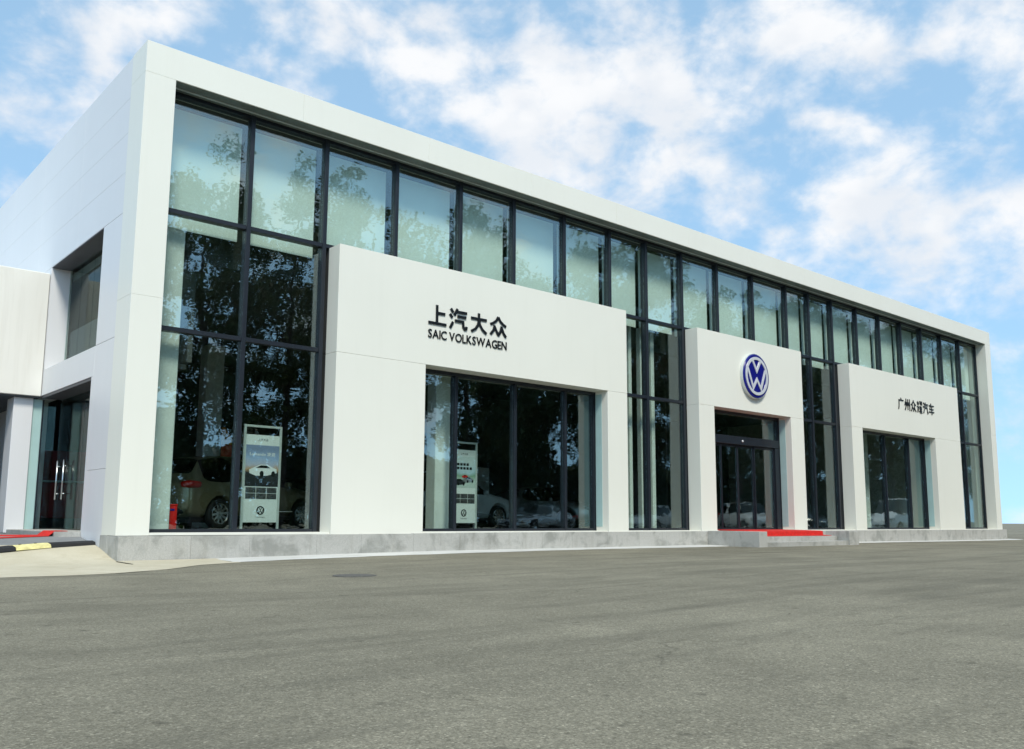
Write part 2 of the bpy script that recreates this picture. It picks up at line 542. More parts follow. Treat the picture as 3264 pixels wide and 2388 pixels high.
def box(name, x0, x1, y0, y1, z0, z1, mat, parent=None, bev=0.0, world_coords=True, seg=1):
    bm = bmesh.new()
    bm_box(bm, x0, x1, y0, y1, z0, z1)
    if bev > 0:
        bmesh.ops.bevel(bm, geom=list(bm.edges), offset=bev, segments=seg, affect='EDGES', profile=0.5)
    return link(name, bm_to(bm), mat, parent, world_coords)


def cyl_bm(bm, c0, c1, r0, r1, n=16, caps=True):
    c0, c1 = Vector(c0), Vector(c1)
    ax = (c1 - c0).normalized()
    t = ax.orthogonal().normalized()
    b = ax.cross(t)
    ra, rb = [], []
    for i in range(n):
        a = 2 * math.pi * i / n
        d = t * math.cos(a) + b * math.sin(a)
        ra.append(bm.verts.new(c0 + d * r0)); rb.append(bm.verts.new(c1 + d * r1))
    for i in range(n):
        j = (i + 1) % n
        bm.faces.new((ra[i], ra[j], rb[j], rb[i]))
    if caps:
        bm.faces.new(ra[::-1]); bm.faces.new(rb)


def tube(name, c0, c1, r, mat, parent=None, n=12, world_coords=True):
    bm = bmesh.new()
    cyl_bm(bm, c0, c1, r, r, n)
    return link(name, bm_to(bm, True), mat, parent, world_coords)


def smoothstep(a, b, x):
    t = min(1, max(0, (x - a) / (b - a)))
    return t * t * (3 - 2 * t)


def gz(x):      # forecourt level: the asphalt lies a touch lower at the corner
    return -0.475 + 0.060 * smoothstep(-1, 7, x) - 0.035 * smoothstep(20, 34, x)


# ------------------------------------------------------------------ ground
xs = [-900, -400, -150, -60, -30, -15, -8, -4] + [i * 0.5 for i in range(-4, 76)] + [40, 45, 52, 65, 90, 140, 300, 900]
ys = [-900, -300, -100, -50, -30, -20, -14, -10, -6, -3, -1, 1, 5, 20, 60, 200, 900]
vs = [(x, y, gz(x)) for y in ys for x in xs]
fs = []
nx = len(xs)
for j in range(len(ys) - 1):
    for i in range(nx - 1):
        fs.append((j * nx + i, j * nx + i + 1, (j + 1) * nx + i + 1, (j + 1) * nx + i))
ground = link('ground', me_from(vs, fs, True), 'asphalt')
tag(ground, 'worn grey asphalt forecourt with fine stones and faint scuffs', 'ground', kind='structure')


def edge_noise(t, a=0.06):
    return a * (math.sin(t * 3.1) * 0.5 + math.sin(t * 7.3 + 1.0) * 0.3 + math.sin(t * 17.7 + 2.0) * 0.2)


# pale concrete strip at the foot of the plinth
vs, fs = [], []
px = [1.5 + 0.25 * i for i in range(143)]
for x in px:
    w = 0.80 + 0.30 * smoothstep(4, -1, x) - 0.28 * smoothstep(6, 10, x) + 0.16 * smoothstep(11, 14, x) - 0.25 * smoothstep(20, 24, x)
    yo = -0.16 - w + edge_noise(x, 0.07)
    vs += [(x, 0.1, gz(x) + 0.030), (x, yo + 0.10, gz(x) + 0.016), (x, yo, gz(x) + 0.004)]
for i in range(len(px) - 1):
    a = i * 3
    fs += [(a, a + 1, a + 4, a + 3), (a + 1, a + 2, a + 5, a + 4)]
tag(link('pavement_strip', me_from(vs, fs), 'strip'), 'pale concrete strip along the foot of the granite plinth', 'pavement', kind='structure')

# cream concrete apron and ramp at the side entrance
def ramp_z(x, y):
    base = gz(min(x, 0)) + 0.010
    return base + 0.385 * smoothstep(-0.5, 2.3, y) ** 1.0 * 1.0 if y < 2.2 else base + 0.385


vs, fs = [], []
ax = [-14 + 0.5 * i for i in range(27)] + [-0.5, -0.25, 0.0]
ax = sorted(set(ax))
for x in ax:
    yf = -2.95 + edge_noise(x * 1.7, 0.10) + (0.55 * smoothstep(-1.2, 0.0, x))
    for t in (0.0, 0.06, 0.18, 0.35, 0.5, 0.62, 0.72, 0.82, 0.92, 1.0):
        y = yf + (1.12 - yf) * t
        z = gz(-1) + 0.003 + 0.012 * min(1, t * 6) + 0.26 * smoothstep(-0.35, 1.25, y)
        vs.append((x, y, z))
n = 10
for i in range(len(ax) - 1):
    for j in range(n - 1):
        a = i * n + j
        fs.append((a, a + n, a + n + 1, a + 1))
tag(link('ramp_apron', me_from(vs, fs, True), 'apron'), 'cream concrete ramp apron rising to the side entrance', 'ramp', kind='structure')
# corner fillet in front of the plinth end, joining apron and strip
vs = [(-0.9, -2.9, gz(-1) + 0.008), (0.0, -2.35, gz(-1) + 0.008), (0.8, -1.55, gz(0.5) + 0.008), (1.6, -1.25, gz(1) + 0.010), (1.6, -0.2, gz(1) + 0.034), (-0.02, -0.15, gz(0) + 0.034), (-0.02, -1.0, gz(0) + 0.022)]
tag(link('pavement_corner', me_from(vs, [(0, 1, 6), (1, 2, 6), (2, 3, 4, 6), (4, 5, 6)]), 'apron'), 'cream concrete corner in front of the plinth end', 'pavement', kind='structure')
# grey upper ramp behind the rubber bump
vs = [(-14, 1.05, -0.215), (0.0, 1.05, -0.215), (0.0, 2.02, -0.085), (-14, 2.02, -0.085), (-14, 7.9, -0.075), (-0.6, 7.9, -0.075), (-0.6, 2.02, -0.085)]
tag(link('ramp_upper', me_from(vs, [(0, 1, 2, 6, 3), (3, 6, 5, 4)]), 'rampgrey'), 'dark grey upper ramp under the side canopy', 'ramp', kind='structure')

# ------------------------------------------------------------------ showroom building
L, W, H, HB, GY = 36.28, 0.53, 8.5, 7.93, 0.46
B = tag(empty('showroom_building', (18, 9, -0.44)), 'white two-storey car showroom with tall dark-framed glass front and three white portals', 'building')
J = 0.0012
# fascia panels
n = 12
for i in range(n):
    a, b = L * i / n, L * (i + 1) / n
    box('fascia_panel', a + (0 if i == 0 else J), b - (0 if i == n - 1 else J), 0, 0.735, HB + 0.001, H, 'white', B, 0.002)
box('soffit', W + 0.01, L - W - 0.01, 0.03, 0.405, HB - 0.012, HB, 'softgrey', B)
box('soffit_trim', W + 0.01, L - W - 0.01, 0.24, 0.275, HB - 0.028, HB - 0.013, 'silverpaint', B)
for (xa, xb) in ((0, W), (L - W, L)):
    for (za, zb) in ((-0.045, 3.965), (3.967, HB - 0.001)):
        box('pillar_panel', xa, xb, 0, 0.735, za, zb, 'white', B, 0.002)
# side wall panels
ysg = [0.745, 3.55, 6.6, 9.6, 12.6, 18]
zsg = [5.57, 6.32, 7.06, 7.72, 8.5]
for zi in range(4):
    for yi in range(5):
        box('wall_panel', 0.012, 0.44, ysg[yi] + J, ysg[yi + 1] - J, zsg[zi] + J * 0.8, zsg[zi + 1] - (J * 0.8 if zi < 3 else 0), 'white_skytint', B, 0.003)
for (ya, yb, za, zb) in ((0.749, 1.826, -0.50, 1.068), (0.749, 1.826, 1.074, 3.337), (0.749, 1.826, 3.343, 5.566), (1.832, 5.39, 2.783, 3.337), (5.41, 18, 2.783, 5.566), (6.6, 18, -0.4, 2.777)):
    box('wall_panel', 0.012, 0.44, ya, yb, za, zb, 'white_skytint', B, 0.003)
box('reveal_panel', 0.016, 0.40, 5.365, 5.392, 3.342, 5.56, 'white_skytint', B)
box('window_head', 0.02, 0.42, 1.835, 5.36, 5.55, 5.566, 'headdark', B)
box('door_head', 0.02, 0.42, 1.96, 5.38, 2.72, 2.78, 'headdark', B)
box('door_jamb', 0.012, 0.44, 1.83, 1.955, -0.45, 2.78, 'white_skytint', B)
# other walls and roof
box('end_wall', L - 0.30, L, 0.74, 18, -0.45, 8.5, 'white', B)
box('rear_wall', 0.44, L - 0.30, 17.7, 18, -0.45, 8.5, 'white', B)
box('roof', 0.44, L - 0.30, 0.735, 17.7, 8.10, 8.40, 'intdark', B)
# granite plinth slabs
x = 0.0
i = 0
while x < L - 0.01:
    wv = (1.18, 1.05, 1.32, 0.96, 1.22)[i % 5]
    xe = min(L, x + wv)
    if L - xe < 0.4: xe = L
    box('plinth_slab', x + (0.0015 if i else 0), xe - 0.0015, -0.16, 0.02, -0.56, -0.052 + 0.030 * smoothstep(0, 9, x), 'granite', B, 0.003)
    x = xe
    i += 1
box('plinth_slab', 0.0, 0.22, 0.024, 0.42, -0.56, -0.052, 'granite', B, 0.006)
box('plinth_slab', 0.0, 0.22, 0.426, 0.80, -0.56, -0.046, 'granite', B, 0.006)
# curtain wall
MX = [2.18, 3.79, 5.50, 7.25, 8.87, 10.56, 12.24, 13.71, 15.27, 16.96, 18.80, 20.70, 22.08, 23.57, 25.29, 26.99, 28.71, 30.43, 32.23, 33.98]
edges = [W] + MX + [L - W]
T1, T2 = 5.686, 3.546
PORT = [(3.89, 12.35, 6.02, 11.62), (15.34, 20.72, 16.04, 19.99), (23.76, 32.41, 24.49, 30.15)]


def pane(x0, x1, z0, z1, y=GY, parent=B, name='window_pane'):
    t1, t2 = random.uniform(-1, 1) * 0.0022, random.uniform(-1, 1) * 0.0022
    cx, cz = (x0 + x1) / 2, (z0 + z1) / 2
    vv = []
    for yy in (y - 0.006, y + 0.006):
        for (a, c) in ((x0, z0), (x1, z0), (x1, z1), (x0, z1)):
            vv.append((a, yy + (a - cx) * t1 + (c - cz) * t2, c))
    return link(name, me_from(vv, [(0, 1, 2, 3), (7, 6, 5, 4), (0, 4, 5, 1), (1, 5, 6, 2), (2, 6, 7, 3), (3, 7, 4, 0)]), 'glass', parent)


def in_portal(xc):
    return any(a - 0.05 < xc < b + 0.05 for a, b, _, _ in PORT)


MW = 0.042
for k in range(len(edges) - 1):
    a, b = edges[k], edges[k + 1]
    xa = a + (MW + 0.002 if k else 0.06)
    xb = b - (MW + 0.002 if k < len(edges) - 2 else 0.06)
    pane(xa, xb, T1 + 0.04, HB - 0.07)
    zt = HB - 0.16 - random.uniform(0, 0.02)
    box('roller_blind', a + 0.07, b - 0.07, 0.735, 0.741, 5.50 + random.uniform(-0.03, 0.04), zt, 'blind', B)
    if not in_portal((a + b) / 2):
        pane(xa, xb, T2 + 0.04, T1 - 0.04)
        pane(xa, xb, 0.055, T2 - 0.04)
for k, xm in enumerate(MX):
    full = any(xm <= g for g in ()) or not any(a + 0.2 < xm < b - 0.2 for a, b, _, _ in PORT)
    box('mullion', xm - MW, xm + MW, 0.375, 0.575, (0.0 if full else T1 - 0.06), HB - 0.012, 'frame', B, 0.004)
box('mullion', W + 0.001, W + 0.06, 0.40, 0.56, 0.0, HB - 0.012, 'frame', B)
box('mullion', L - W - 0.06, L - W - 0.001, 0.40, 0.56, 0.0, HB - 0.012, 'frame', B)
GAPS = [(W, 3.89), (12.35, 15.34), (20.72, 23.76), (32.41, L - W)]
ends = [W + 0.06] + [v for xm in MX for v in (xm - MW, xm + MW)] + [L - W - 0.06]
segs = [(ends[2 * i], ends[2 * i + 1]) for i in range(len(ends) // 2)]
for (a, b) in segs:
    box('transom', a + 0.001, b - 0.001, 0.39, 0.56, HB - 0.075, HB - 0.014, 'frame', B)
    box('transom', a + 0.001, b - 0.001, 0.39, 0.56, T1 - 0.04, T1 + 0.04, 'frame', B, 0.003)
    if not in_portal((a + b) / 2):
        box('transom', a + 0.001, b - 0.001, 0.39, 0.56, T2 - 0.04, T2 + 0.04, 'frame', B, 0.003)
        box('transom', a + 0.001, b - 0.001, 0.39, 0.56, 0.0, 0.055, 'frame', B)
for (a, b) in GAPS:
    box('window_sill', a + 0.002, b - 0.002, -0.02, 0.60, -0.044, -0.002, 'white', B, 0.004)

# portals
PY = -0.06
for pi, (a, b, o0, o1) in enumerate(PORT):
    P = box('portal', a, b, PY, 0.365, 3.4715, 5.64, 'white', B, 0.004)
    box('portal_leg', a, o0, PY, 0.365, -0.044, 3.468, 'white', P, 0.004)
    box('portal_leg', o1, b, PY, 0.365, -0.044, 3.468, 'white', P, 0.004)
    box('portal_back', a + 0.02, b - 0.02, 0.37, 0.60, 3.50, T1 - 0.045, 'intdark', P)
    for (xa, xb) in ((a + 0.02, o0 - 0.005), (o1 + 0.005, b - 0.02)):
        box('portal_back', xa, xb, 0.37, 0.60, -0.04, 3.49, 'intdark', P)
    box('reveal_panel', o1 - 0.006, o1 - 0.001, 0.15, 0.36, 0.10, 3.40, 'teal', P)
    box('portal_sill', o0 + 0.002, o1 - 0.002, -0.02, 0.60, -0.043, -0.003, 'white', P, 0.004)
    box('head_frame', o0, o1, 0.372, 0.56, 3.40, 3.497, 'frame', P)
    box('jamb_frame', o0, o0 + 0.06, 0.385, 0.56, 0.0, 3.40, 'frame', P)
    box('jamb_frame', o1 - 0.06, o1, 0.385, 0.56, 0.0, 3.40, 'frame', P)
    if pi != 1:
        ms = [7.19, 8.94, 10.585] if pi == 0 else [26.96, 28.84]
        es = [o0 + 0.06] + ms + [o1 - 0.06]
        for k in range(len(es) - 1):
            xa = es[k] + (0.038 if k else 0)
            xb = es[k + 1] - (0.038 if k < len(es) - 2 else 0)
            pane(xa + 0.001, xb - 0.001, 0.055, 3.40, GY, P)
            box('bottom_rail', xa + 0.001, xb - 0.001, 0.39, 0.555, 0.0, 0.055, 'frame', P)
        for xm in ms:
            box('mullion', xm - 0.036, xm + 0.036, 0.38, 0.57, 0.0, 3.398, 'frame', P, 0.003)
    else:
        pane(o0 + 0.062, o1 - 0.062, 2.76, 3.395, GY, P)
        H_ = box('door_header', o0 + 0.062, o1 - 0.062, 0.36, 0.58, 2.51, 2.755, 'frame', P, 0.006)
        es = [o0 + 0.06, 17.0, 17.83, 18.65, 19.72]
        for k in range(4):
            D = pane(es[k] + 0.045, es[k + 1] - 0.045, 0.06, 2.44, GY + (0.02 if k in (1, 2) else -0.01), P, 'door_leaf')
            yy = GY + (0.02 if k in (1, 2) else -0.01)
            for (xa, xb, za, zb) in ((es[k] + 0.002, es[k] + 0.043, 0.005, 2.50), (es[k + 1] - 0.043, es[k + 1] - 0.002, 0.005, 2.50)):
                box('door_stile', xa, xb, yy - 0.03, yy + 0.03, za, zb, 'frame', P)
            box('door_rail', es[k] + 0.045, es[k + 1] - 0.045, yy - 0.028, yy + 0.028, 2.44, 2.498, 'frame', P)
            box('door_rail', es[k] + 0.045, es[k + 1] - 0.045, yy - 0.028, yy + 0.028, 0.005, 0.06, 'frame', P)
        box('door_post', 19.73, 19.925, 0.375, 0.57, 0.0, 2.505, 'frame', P)
        tube('door_sensor', (17.98, 0.345, 2.62), (17.98, 0.362, 2.62), 0.035, 'signwhite', P)

# interior
box('showroom_floor', 0.45, L - 0.31, 0.605, 17.6, -0.10, -0.002, 'tile', B)
box('ceiling', 0.45, L - 0.31, 1.5, 17.6, 5.32, 5.50, 'ceil', B)
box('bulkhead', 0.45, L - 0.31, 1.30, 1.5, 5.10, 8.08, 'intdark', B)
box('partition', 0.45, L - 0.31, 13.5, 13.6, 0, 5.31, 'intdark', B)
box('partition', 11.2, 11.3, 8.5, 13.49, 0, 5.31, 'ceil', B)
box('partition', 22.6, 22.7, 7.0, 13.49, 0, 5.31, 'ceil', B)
for (xa, xb, ya, yb) in ((0.62, 1.13, 0.75, 1.25), (7.05, 7.46, 0.95, 1.29), (13.58, 13.70, 0.95, 1.1), (14.06, 14.20, 0.95, 1.1), (14.52, 14.66, 0.95, 1.1), (27.6, 28.05, 1.6, 2.0), (34.3, 34.9, 1.0, 1.29), (5.0, 5.5, 9.0, 9.5)):
    box('column', xa, xb, ya, yb, 0.0, 5.09 if ya > 1.3 or yb > 1.3 else 5.6, 'intwhite', B, 0.01)
box('wall_board', 3.4, 5.2, 13.38, 13.49, 1.0, 3.0, 'intwhite', B)
box('wall_board', 13.6, 15.6, 13.38, 13.49, 1.0, 3.4, 'intwhite', B)
box('wall_board', 24.6, 26.6, 13.38, 13.49, 1.0, 3.0, 'intwhite', B)
box('wall_board', 16.4, 17.0, 11.0, 11.1, 0.0, 2.2, 'intwhite', B)

# side window and side door of the building
for k in range(4):
    ya, yb = 1.835 + k * 0.885, 1.835 + (k + 1) * 0.885 - 0.012
    vv = [(0.385, ya, 3.345), (0.385, yb, 3.345), (0.385, yb, 5.548), (0.385, ya, 5.548), (0.397, ya, 3.345), (0.397, yb, 3.345), (0.397, yb, 5.548), (0.397, ya, 5.548)]
    FC = [(3, 2, 1, 0), (4, 5, 6, 7), (0, 1, 5, 4), (1, 2, 6, 5), (2, 3, 7, 6), (3, 0, 4, 7)]
    link('side_window_pane', me_from(vv, FC), 'sideglass', B)
MT['gauze'] = plain('dark_gauze_blind', (0.075, 0.075, 0.085), 0.8)
box('lower_blind', 0.47, 0.475, 1.75, 5.36, 3.2, 4.20, 'gauze', B)
box('room_wall', 1.6, 1.7, 1.6, 6.5, 3.2, 5.3, 'ceil', B)
box('room_floor', 0.45, 1.6, 1.6, 6.5, 3.05, 3.15, 'intdark', B)
for (ya, yb, nm) in ((1.96, 3.58, 'side_pane'), (3.60, 5.34, 'glass_door')):
    vv = [(0.385, ya, 0.012), (0.385, yb, 0.012), (0.385, yb, 2.715), (0.385, ya, 2.715), (0.397, ya, 0.012), (0.397, yb, 0.012), (0.397, yb, 2.715), (0.397, ya, 2.715)]
    D = link(nm, me_from(vv, FC), 'sideglass', B)
    if nm == 'glass_door':
        for yy in (4.46, 4.93):
            bm = bmesh.new()
            cyl_bm(bm, (0.30, yy, 0.60), (0.30, yy, 1.40), 0.018, 0.018, 12)
            link('door_handle', bm_to(bm, True), 'steel', D)
        for zz in (0.72, 1.28):
            for yy in (4.46, 4.93):
                tube('handle_stem', (0.30, yy, zz), (0.384, yy, zz), 0.012, 'steel', D, 8)

# ------------------------------------------------------------------ side annex with canopy, pier and glass screen
A = tag(empty('annex_building', (-6, 10, -0.1)), 'cream rendered annex block projecting over the side entrance', 'building')
box('annex_block', -14, 0.0, 5.40, 16, 2.765, 5.43, 'cream', A, 0.012)
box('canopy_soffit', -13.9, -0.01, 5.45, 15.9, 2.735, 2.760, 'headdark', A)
box('pier', -0.47, -0.10, 5.56, 6.15, -0.08, 2.733, 'white_skytint', A, 0.006)
box('glass_screen', -0.098, 0.085, 5.60, 5.615, -0.02, 2.72, 'teal', A)
box('screen_post', 0.087, 0.115, 5.58, 5.64, -0.02, 2.72, 'frame', A)
box('glass_screen', 0.117, 0.36, 5.60, 5.612, -0.02, 2.72, 'sideglass', A)
box('annex_rear_wall', -14, 0.0, 9.6, 9.8, -0.1, 2.733, 'intdark', A)
box('entrance_step', -0.42, 0.010, 1.93, 7.9, -0.46, -0.006, 'granite', A, 0.006)
box('entrance_floor', 0.012, 0.445, 1.96, 5.38, -0.46, -0.004, 'granite', A)

# ------------------------------------------------------------------ entrance steps
S = tag(empty('entrance_steps', (18, -0.7, -0.42)), 'low granite steps with side cheeks below the glass entrance doors', 'steps')
for (ya, yb, zt) in ((-1.75, -1.40, -0.29), (-1.395, -1.05, -0.155), (-1.045, -0.166, -0.022)):
    xs_ = [15.82, 16.86, 17.90, 18.95, 20.05]
    for k in range(4):
        box('step_slab', xs_[k] + 0.003, xs_[k + 1] - 0.003, ya, yb, -0.5, zt, 'granite', S, 0.005)
for (xa, xb) in ((15.45, 15.815), (20.055, 20.60)):
    for (ya, yb) in ((-1.78, -1.0), (-0.995, -0.166)):
        box('cheek_slab', xa, xb, ya, yb, -0.5, -0.012, 'granite', S, 0.006)


def strip_mesh(pts, width_axis, w0, w1, th):
    """ribbon of thickness th along pts (list of (a, z)) where a runs on the other axis"""
    bm = bmesh.new()
    rows = []
    for (a, z) in pts:
        r_ = []
        for w_ in (w0, w1):
            for dz in (0, th):
                c = (w_, a, z + dz) if width_axis == 'x' else (a, w_, z + dz)
                r_.append(bm.verts.new(c))
        rows.append(r_)
    for p_, q in zip(rows, rows[1:]):
        for i_, j_ in ((0, 1), (1, 3), (3, 2), (2, 0)):
            bm.faces.new((p_[i_], p_[j_], q[j_], q[i_]))
    bm.faces.new([rows[0][k] for k in (0, 2, 3, 1)])
    bm.faces.new([rows[-1][k] for k in (0, 1, 3, 2)])
    return bm_to(bm)


c = link('red_carpet', strip_mesh([(0.35, 0.0), (-0.16, -0.004), (-0.98, -0.018), (-1.055, -0.035), (-1.065, -0.140), (-1.33, -0.150)], 'x', 16.15, 19.85, 0.012), 'red')
tag(c, 'red carpet spread over the steps below the sliding entrance doors', 'carpet')
near = [(-0.15, 2.15, -0.003), (-0.40, 2.00, -0.003), (-0.50, 1.98, -0.084), (-1.25, 1.80, -0.108), (-3.6, 1.50, -0.148)]
far = [(-0.15, 2.60, -0.003), (-0.40, 2.75, -0.003), (-0.50, 2.75, -0.080), (-1.25, 2.90, -0.078), (-3.6, 2.90, -0.073)]
bm = bmesh.new()
rows = [[bm.verts.new((p_[0], p_[1], p_[2] + dz)) for p_ in (na, fa) for dz in (0.0, 0.010)] for na, fa in zip(near, far)]
for p_, q_ in zip(rows, rows[1:]):
    for i_, j_ in ((0, 1), (1, 3), (3, 2), (2, 0)):
        bm.faces.new((p_[i_], p_[j_], q_[j_], q_[i_]))
bm.faces.new([rows[0][k] for k in (0, 2, 3, 1)]); bm.faces.new([rows[-1][k] for k in (0, 1, 3, 2)])
c = link('red_carpet', bm_to(bm), 'red')
tag(c, 'red carpet tongue on the ramp at the side glass door', 'carpet')

# rubber bump
bp = tag(empty('rubber_bump', (-2, 1.0, -0.2)), 'black and yellow rubber speed bump across the ramp', 'speed bump')
p0, p1 = Vector((-0.03, 1.20, -0.222)), Vector((-6.0, -0.75, -0.420))
dirv = (p1 - p0).normalized()
nrm = Vector((-dirv.y, dirv.x, 0)).normalized()
sl, t, k = 0.58, 0.0, 0
while t < 4.6:
    ln = 0.80 if k == 0 else sl
    qa, qb = p0 + dirv * t, p0 + dirv * (t + ln - 0.006)
    zof = 0.0
    bm = bmesh.new()
    rows = []
    for q in (qa, qb):
        zq = gz(-1) + 0.015 + 0.26 * smoothstep(-0.35, 1.25, q.y) - 0.02
        rows.append([bm.verts.new((q.x + nrm.x * o, q.y + nrm.y * o, zq + h)) for o, h in ((-0.17, 0.0), (-0.15, 0.03), (-0.06, 0.075), (0.06, 0.078), (0.15, 0.05), (0.17, 0.0))])
    for i in range(6):
        j = (i + 1) % 6
        bm.faces.new((rows[0][i], rows[0][j], rows[1][j], rows[1][i]))
    bm.faces.new(rows[0]); bm.faces.new(rows[1][::-1])
    s_ = link('bump_segment', bm_to(bm), 'black' if k % 2 == 0 else 'yellow', bp)
    if k % 2:
        for f in (0.28, 0.72):
            q = qa.lerp(qb, f)
            zq = gz(-1) + 0.015 + 0.26 * smoothstep(-0.35, 1.25, q.y) - 0.02
            tube('bolt', (q.x - nrm.x * 0.02, q.y - nrm.y * 0.02, zq + 0.06), (q.x - nrm.x * 0.02, q.y - nrm.y * 0.02, zq + 0.085), 0.022, 'black', s_, 8)
    t += ln
    k += 1

# manhole cover
mh = empty('manhole_cover', (1.33, -5.15, gz(1.33)))
bm = bmesh.new(); cyl_bm(bm, (0, 0, 0.002), (0, 0, 0.010), 0.24, 0.24, 40)
link('cover_plate', bm_to(bm), 'iron', mh, False)
bm = bmesh.new()
for i in range(40):
    a0, a1 = 2 * math.pi * i / 40, 2 * math.pi * (i + 1) / 40
    q = [bm.verts.new((r_ * math.cos(a), r_ * math.sin(a), z_)) for a in (a0, a1) for r_, z_ in ((0.243, 0.002), (0.243, 0.009), (0.27, 0.009), (0.28, 0.001))]
    for i_ in range(3):
        bm.faces.new((q[i_], q[i_ + 1], q[i_ + 5], q[i_ + 4]))
link('cover_ring', bm_to(bm), 'iron', mh, False)
tag(mh, 'dark round manhole cover set in the asphalt', 'manhole cover')


# ------------------------------------------------------------------ lettering
def glyph_mesh(ch, embolden=0.0, extrude=0.0, res=4):
    cu = bpy.data.curves.new('glyph', 'FONT')
    cu.body = ch
    cu.size = 1.0
    cu.extrude = extrude
    cu.offset = embolden
    cu.resolution_u = res
    o = bpy.data.objects.new('glyph', cu)
    COL.objects.link(o)
    dg = bpy.context.evaluated_depsgraph_get()
    me = bpy.data.meshes.new_from_object(o.evaluated_get(dg))
    bpy.data.objects.remove(o)
    bpy.data.curves.remove(cu)
    return me


def fit_letter(name, ch, x0, x1, z0, z1, y, depth, mat, parent, embolden=0.0, local=None, keep=False, res=4):
    me = glyph_mesh(ch, embolden, 0.5, res)
    xs_ = [v.co.x for v in me.vertices]; ys_ = [v.co.y for v in me.vertices]
    ax_, bx_, ay_, by_ = min(xs_), max(xs_), min(ys_), max(ys_)
    for v in me.vertices:
        u = (v.co.x - ax_) / (bx_ - ax_); w_ = (v.co.y - ay_) / (by_ - ay_); d = v.co.z + 0.5
        v.co = (x0 + u * (x1 - x0), y - d * depth, z0 + w_ * (z1 - z0))
    return link(name, me, mat, parent, local is None)


def word(txt, x0, x1, z0, z1, y, depth, mat, parent, embolden=0.0, gap=None, local=None, res=4):
    """latin word laid out by natural advance widths, scaled into the box"""
    ms, pen = [], 0.0
    for ch in txt:
        if ch == ' ':
            pen += 0.22
            continue
        me = glyph_mesh(ch, embolden, 0.5, res)
        xs_ = [v.co.x for v in me.vertices]
        a, b = min(xs_), max(xs_)
        ms.append((me, pen - a))
        pen += b - a + (0.075 if gap is None else gap)
    pen -= 0.075 if gap is None else gap
    ymin = min(v.co.y for me, _ in ms for v in me.vertices); ymax = max(v.co.y for me, _ in ms for v in me.vertices)
    for me, off in ms:
        for v in me.vertices:
            v.co = (x0 + (v.co.x + off) / pen * (x1 - x0), y - (v.co.z + 0.5) * depth, z0 + (v.co.y - ymin) / (ymax - ymin) * (z1 - z0))
        link('letter', me, mat, parent, local is None)


def stroke(name, pts, w, y0, y1, mat, parent):
    """band of width w through 2D points (x, z)"""
    pts = [Vector(p) for p in pts]
    lft, rgt = [], []
    for i, p in enumerate(pts):
        if i == 0: d = (pts[1] - p).normalized(); nn = Vector((-d.y, d.x)); m_ = 1
        elif i == len(pts) - 1: d = (p - pts[i - 1]).normalized(); nn = Vector((-d.y, d.x)); m_ = 1
        else:
            d0, d1 = (p - pts[i - 1]).normalized(), (pts[i + 1] - p).normalized()
            n0, n1 = Vector((-d0.y, d0.x)), Vector((-d1.y, d1.x))
            nn = (n0 + n1).normalized(); m_ = min(2.4, 1 / max(0.2, nn.dot(n0)))
        lft.append(p + nn * w / 2 * m_); rgt.append(p - nn * w / 2 * m_)
    bm = bmesh.new()
    g_ = [[bm.verts.new((q.x, y_, q.y)) for q in side] for side in (lft, rgt) for y_ in (y0, y1)]
    l0, l1, r0_, r1_ = g_
    for i in range(len(pts) - 1):
        for a_, b_ in ((l1, r1_), (r1_, r0_), (r0_, l0), (l0, l1)):
            bm.faces.new((a_[i], b_[i], b_[i + 1], a_[i + 1]))
    bm.faces.new((l0[0], r0_[0], r1_[0], l1[0])); bm.faces.new((l0[-1], l1[-1], r1_[-1], r0_[-1]))
    return link(name, bm_to(bm), mat, parent, False)


G1 = tag(empty('facade_sign', (7.15, -0.07, 4.05)), 'black Chinese and Latin lettering on the largest white portal', 'sign')
STROKES = {
    '耀': [[(.22, 1), (.22, .54)], [(.05, .93), (.12, .68)], [(.40, .93), (.33, .68)], [(0, .52), (.46, .52)], [(.17, .5), (.13, .22), (.01, .02)], [(.30, .5), (.30, .10), (.46, .12)], [(.52, .98), (.72, .98), (.72, .66)], [(.55, .86), (.66, .76)], [(.78, .98), (.98, .98), (.98, .66)], [(.81, .86), (.92, .76)], [(.62, .60), (.50, .36)], [(.58, .46), (.58, 0)], [(.58, .47), (.98, .47)], [(.58, .32), (.95, .32)], [(.58, .18), (.95, .18)], [(.58, .03), (1, .03)], [(.78, .60), (.78, .03)]],
    '上': [[(.47, 1.0), (.47, .10)], [(.53, .60), (.93, .60)], [(0, .065), (1, .065)]],
    '汽': [[(.06, .97), (.20, .79)], [(.01, .70), (.15, .53)], [(.03, .02), (.19, .33)], [(.44, 1.0), (.26, .67)], [(.42, .86), (.98, .86)], [(.44, .64), (.94, .64)], [(.30, .41), (.76, .41), (.78, .16), (.86, .07), (.94, .08), (.97, .20)]],
    '大': [[(.5, 1.0), (.5, .66)], [(.02, .71), (.98, .71)], [(.5, .68), (.45, .42), (.30, .2), (.04, .05)], [(.5, .68), (.56, .42), (.72, .2), (.97, .03)]],
    '众': [[(.50, 1.0), (.38, .80), (.20, .66), (.02, .58)], [(.50, 1.0), (.62, .80), (.80, .66), (.98, .57)], [(.28, .55), (.22, .30), (.03, .07)], [(.29, .46), (.38, .28), (.51, .08)], [(.71, .55), (.65, .30), (.49, .05)], [(.72, .46), (.82, .22), (.98, .03)]],
}


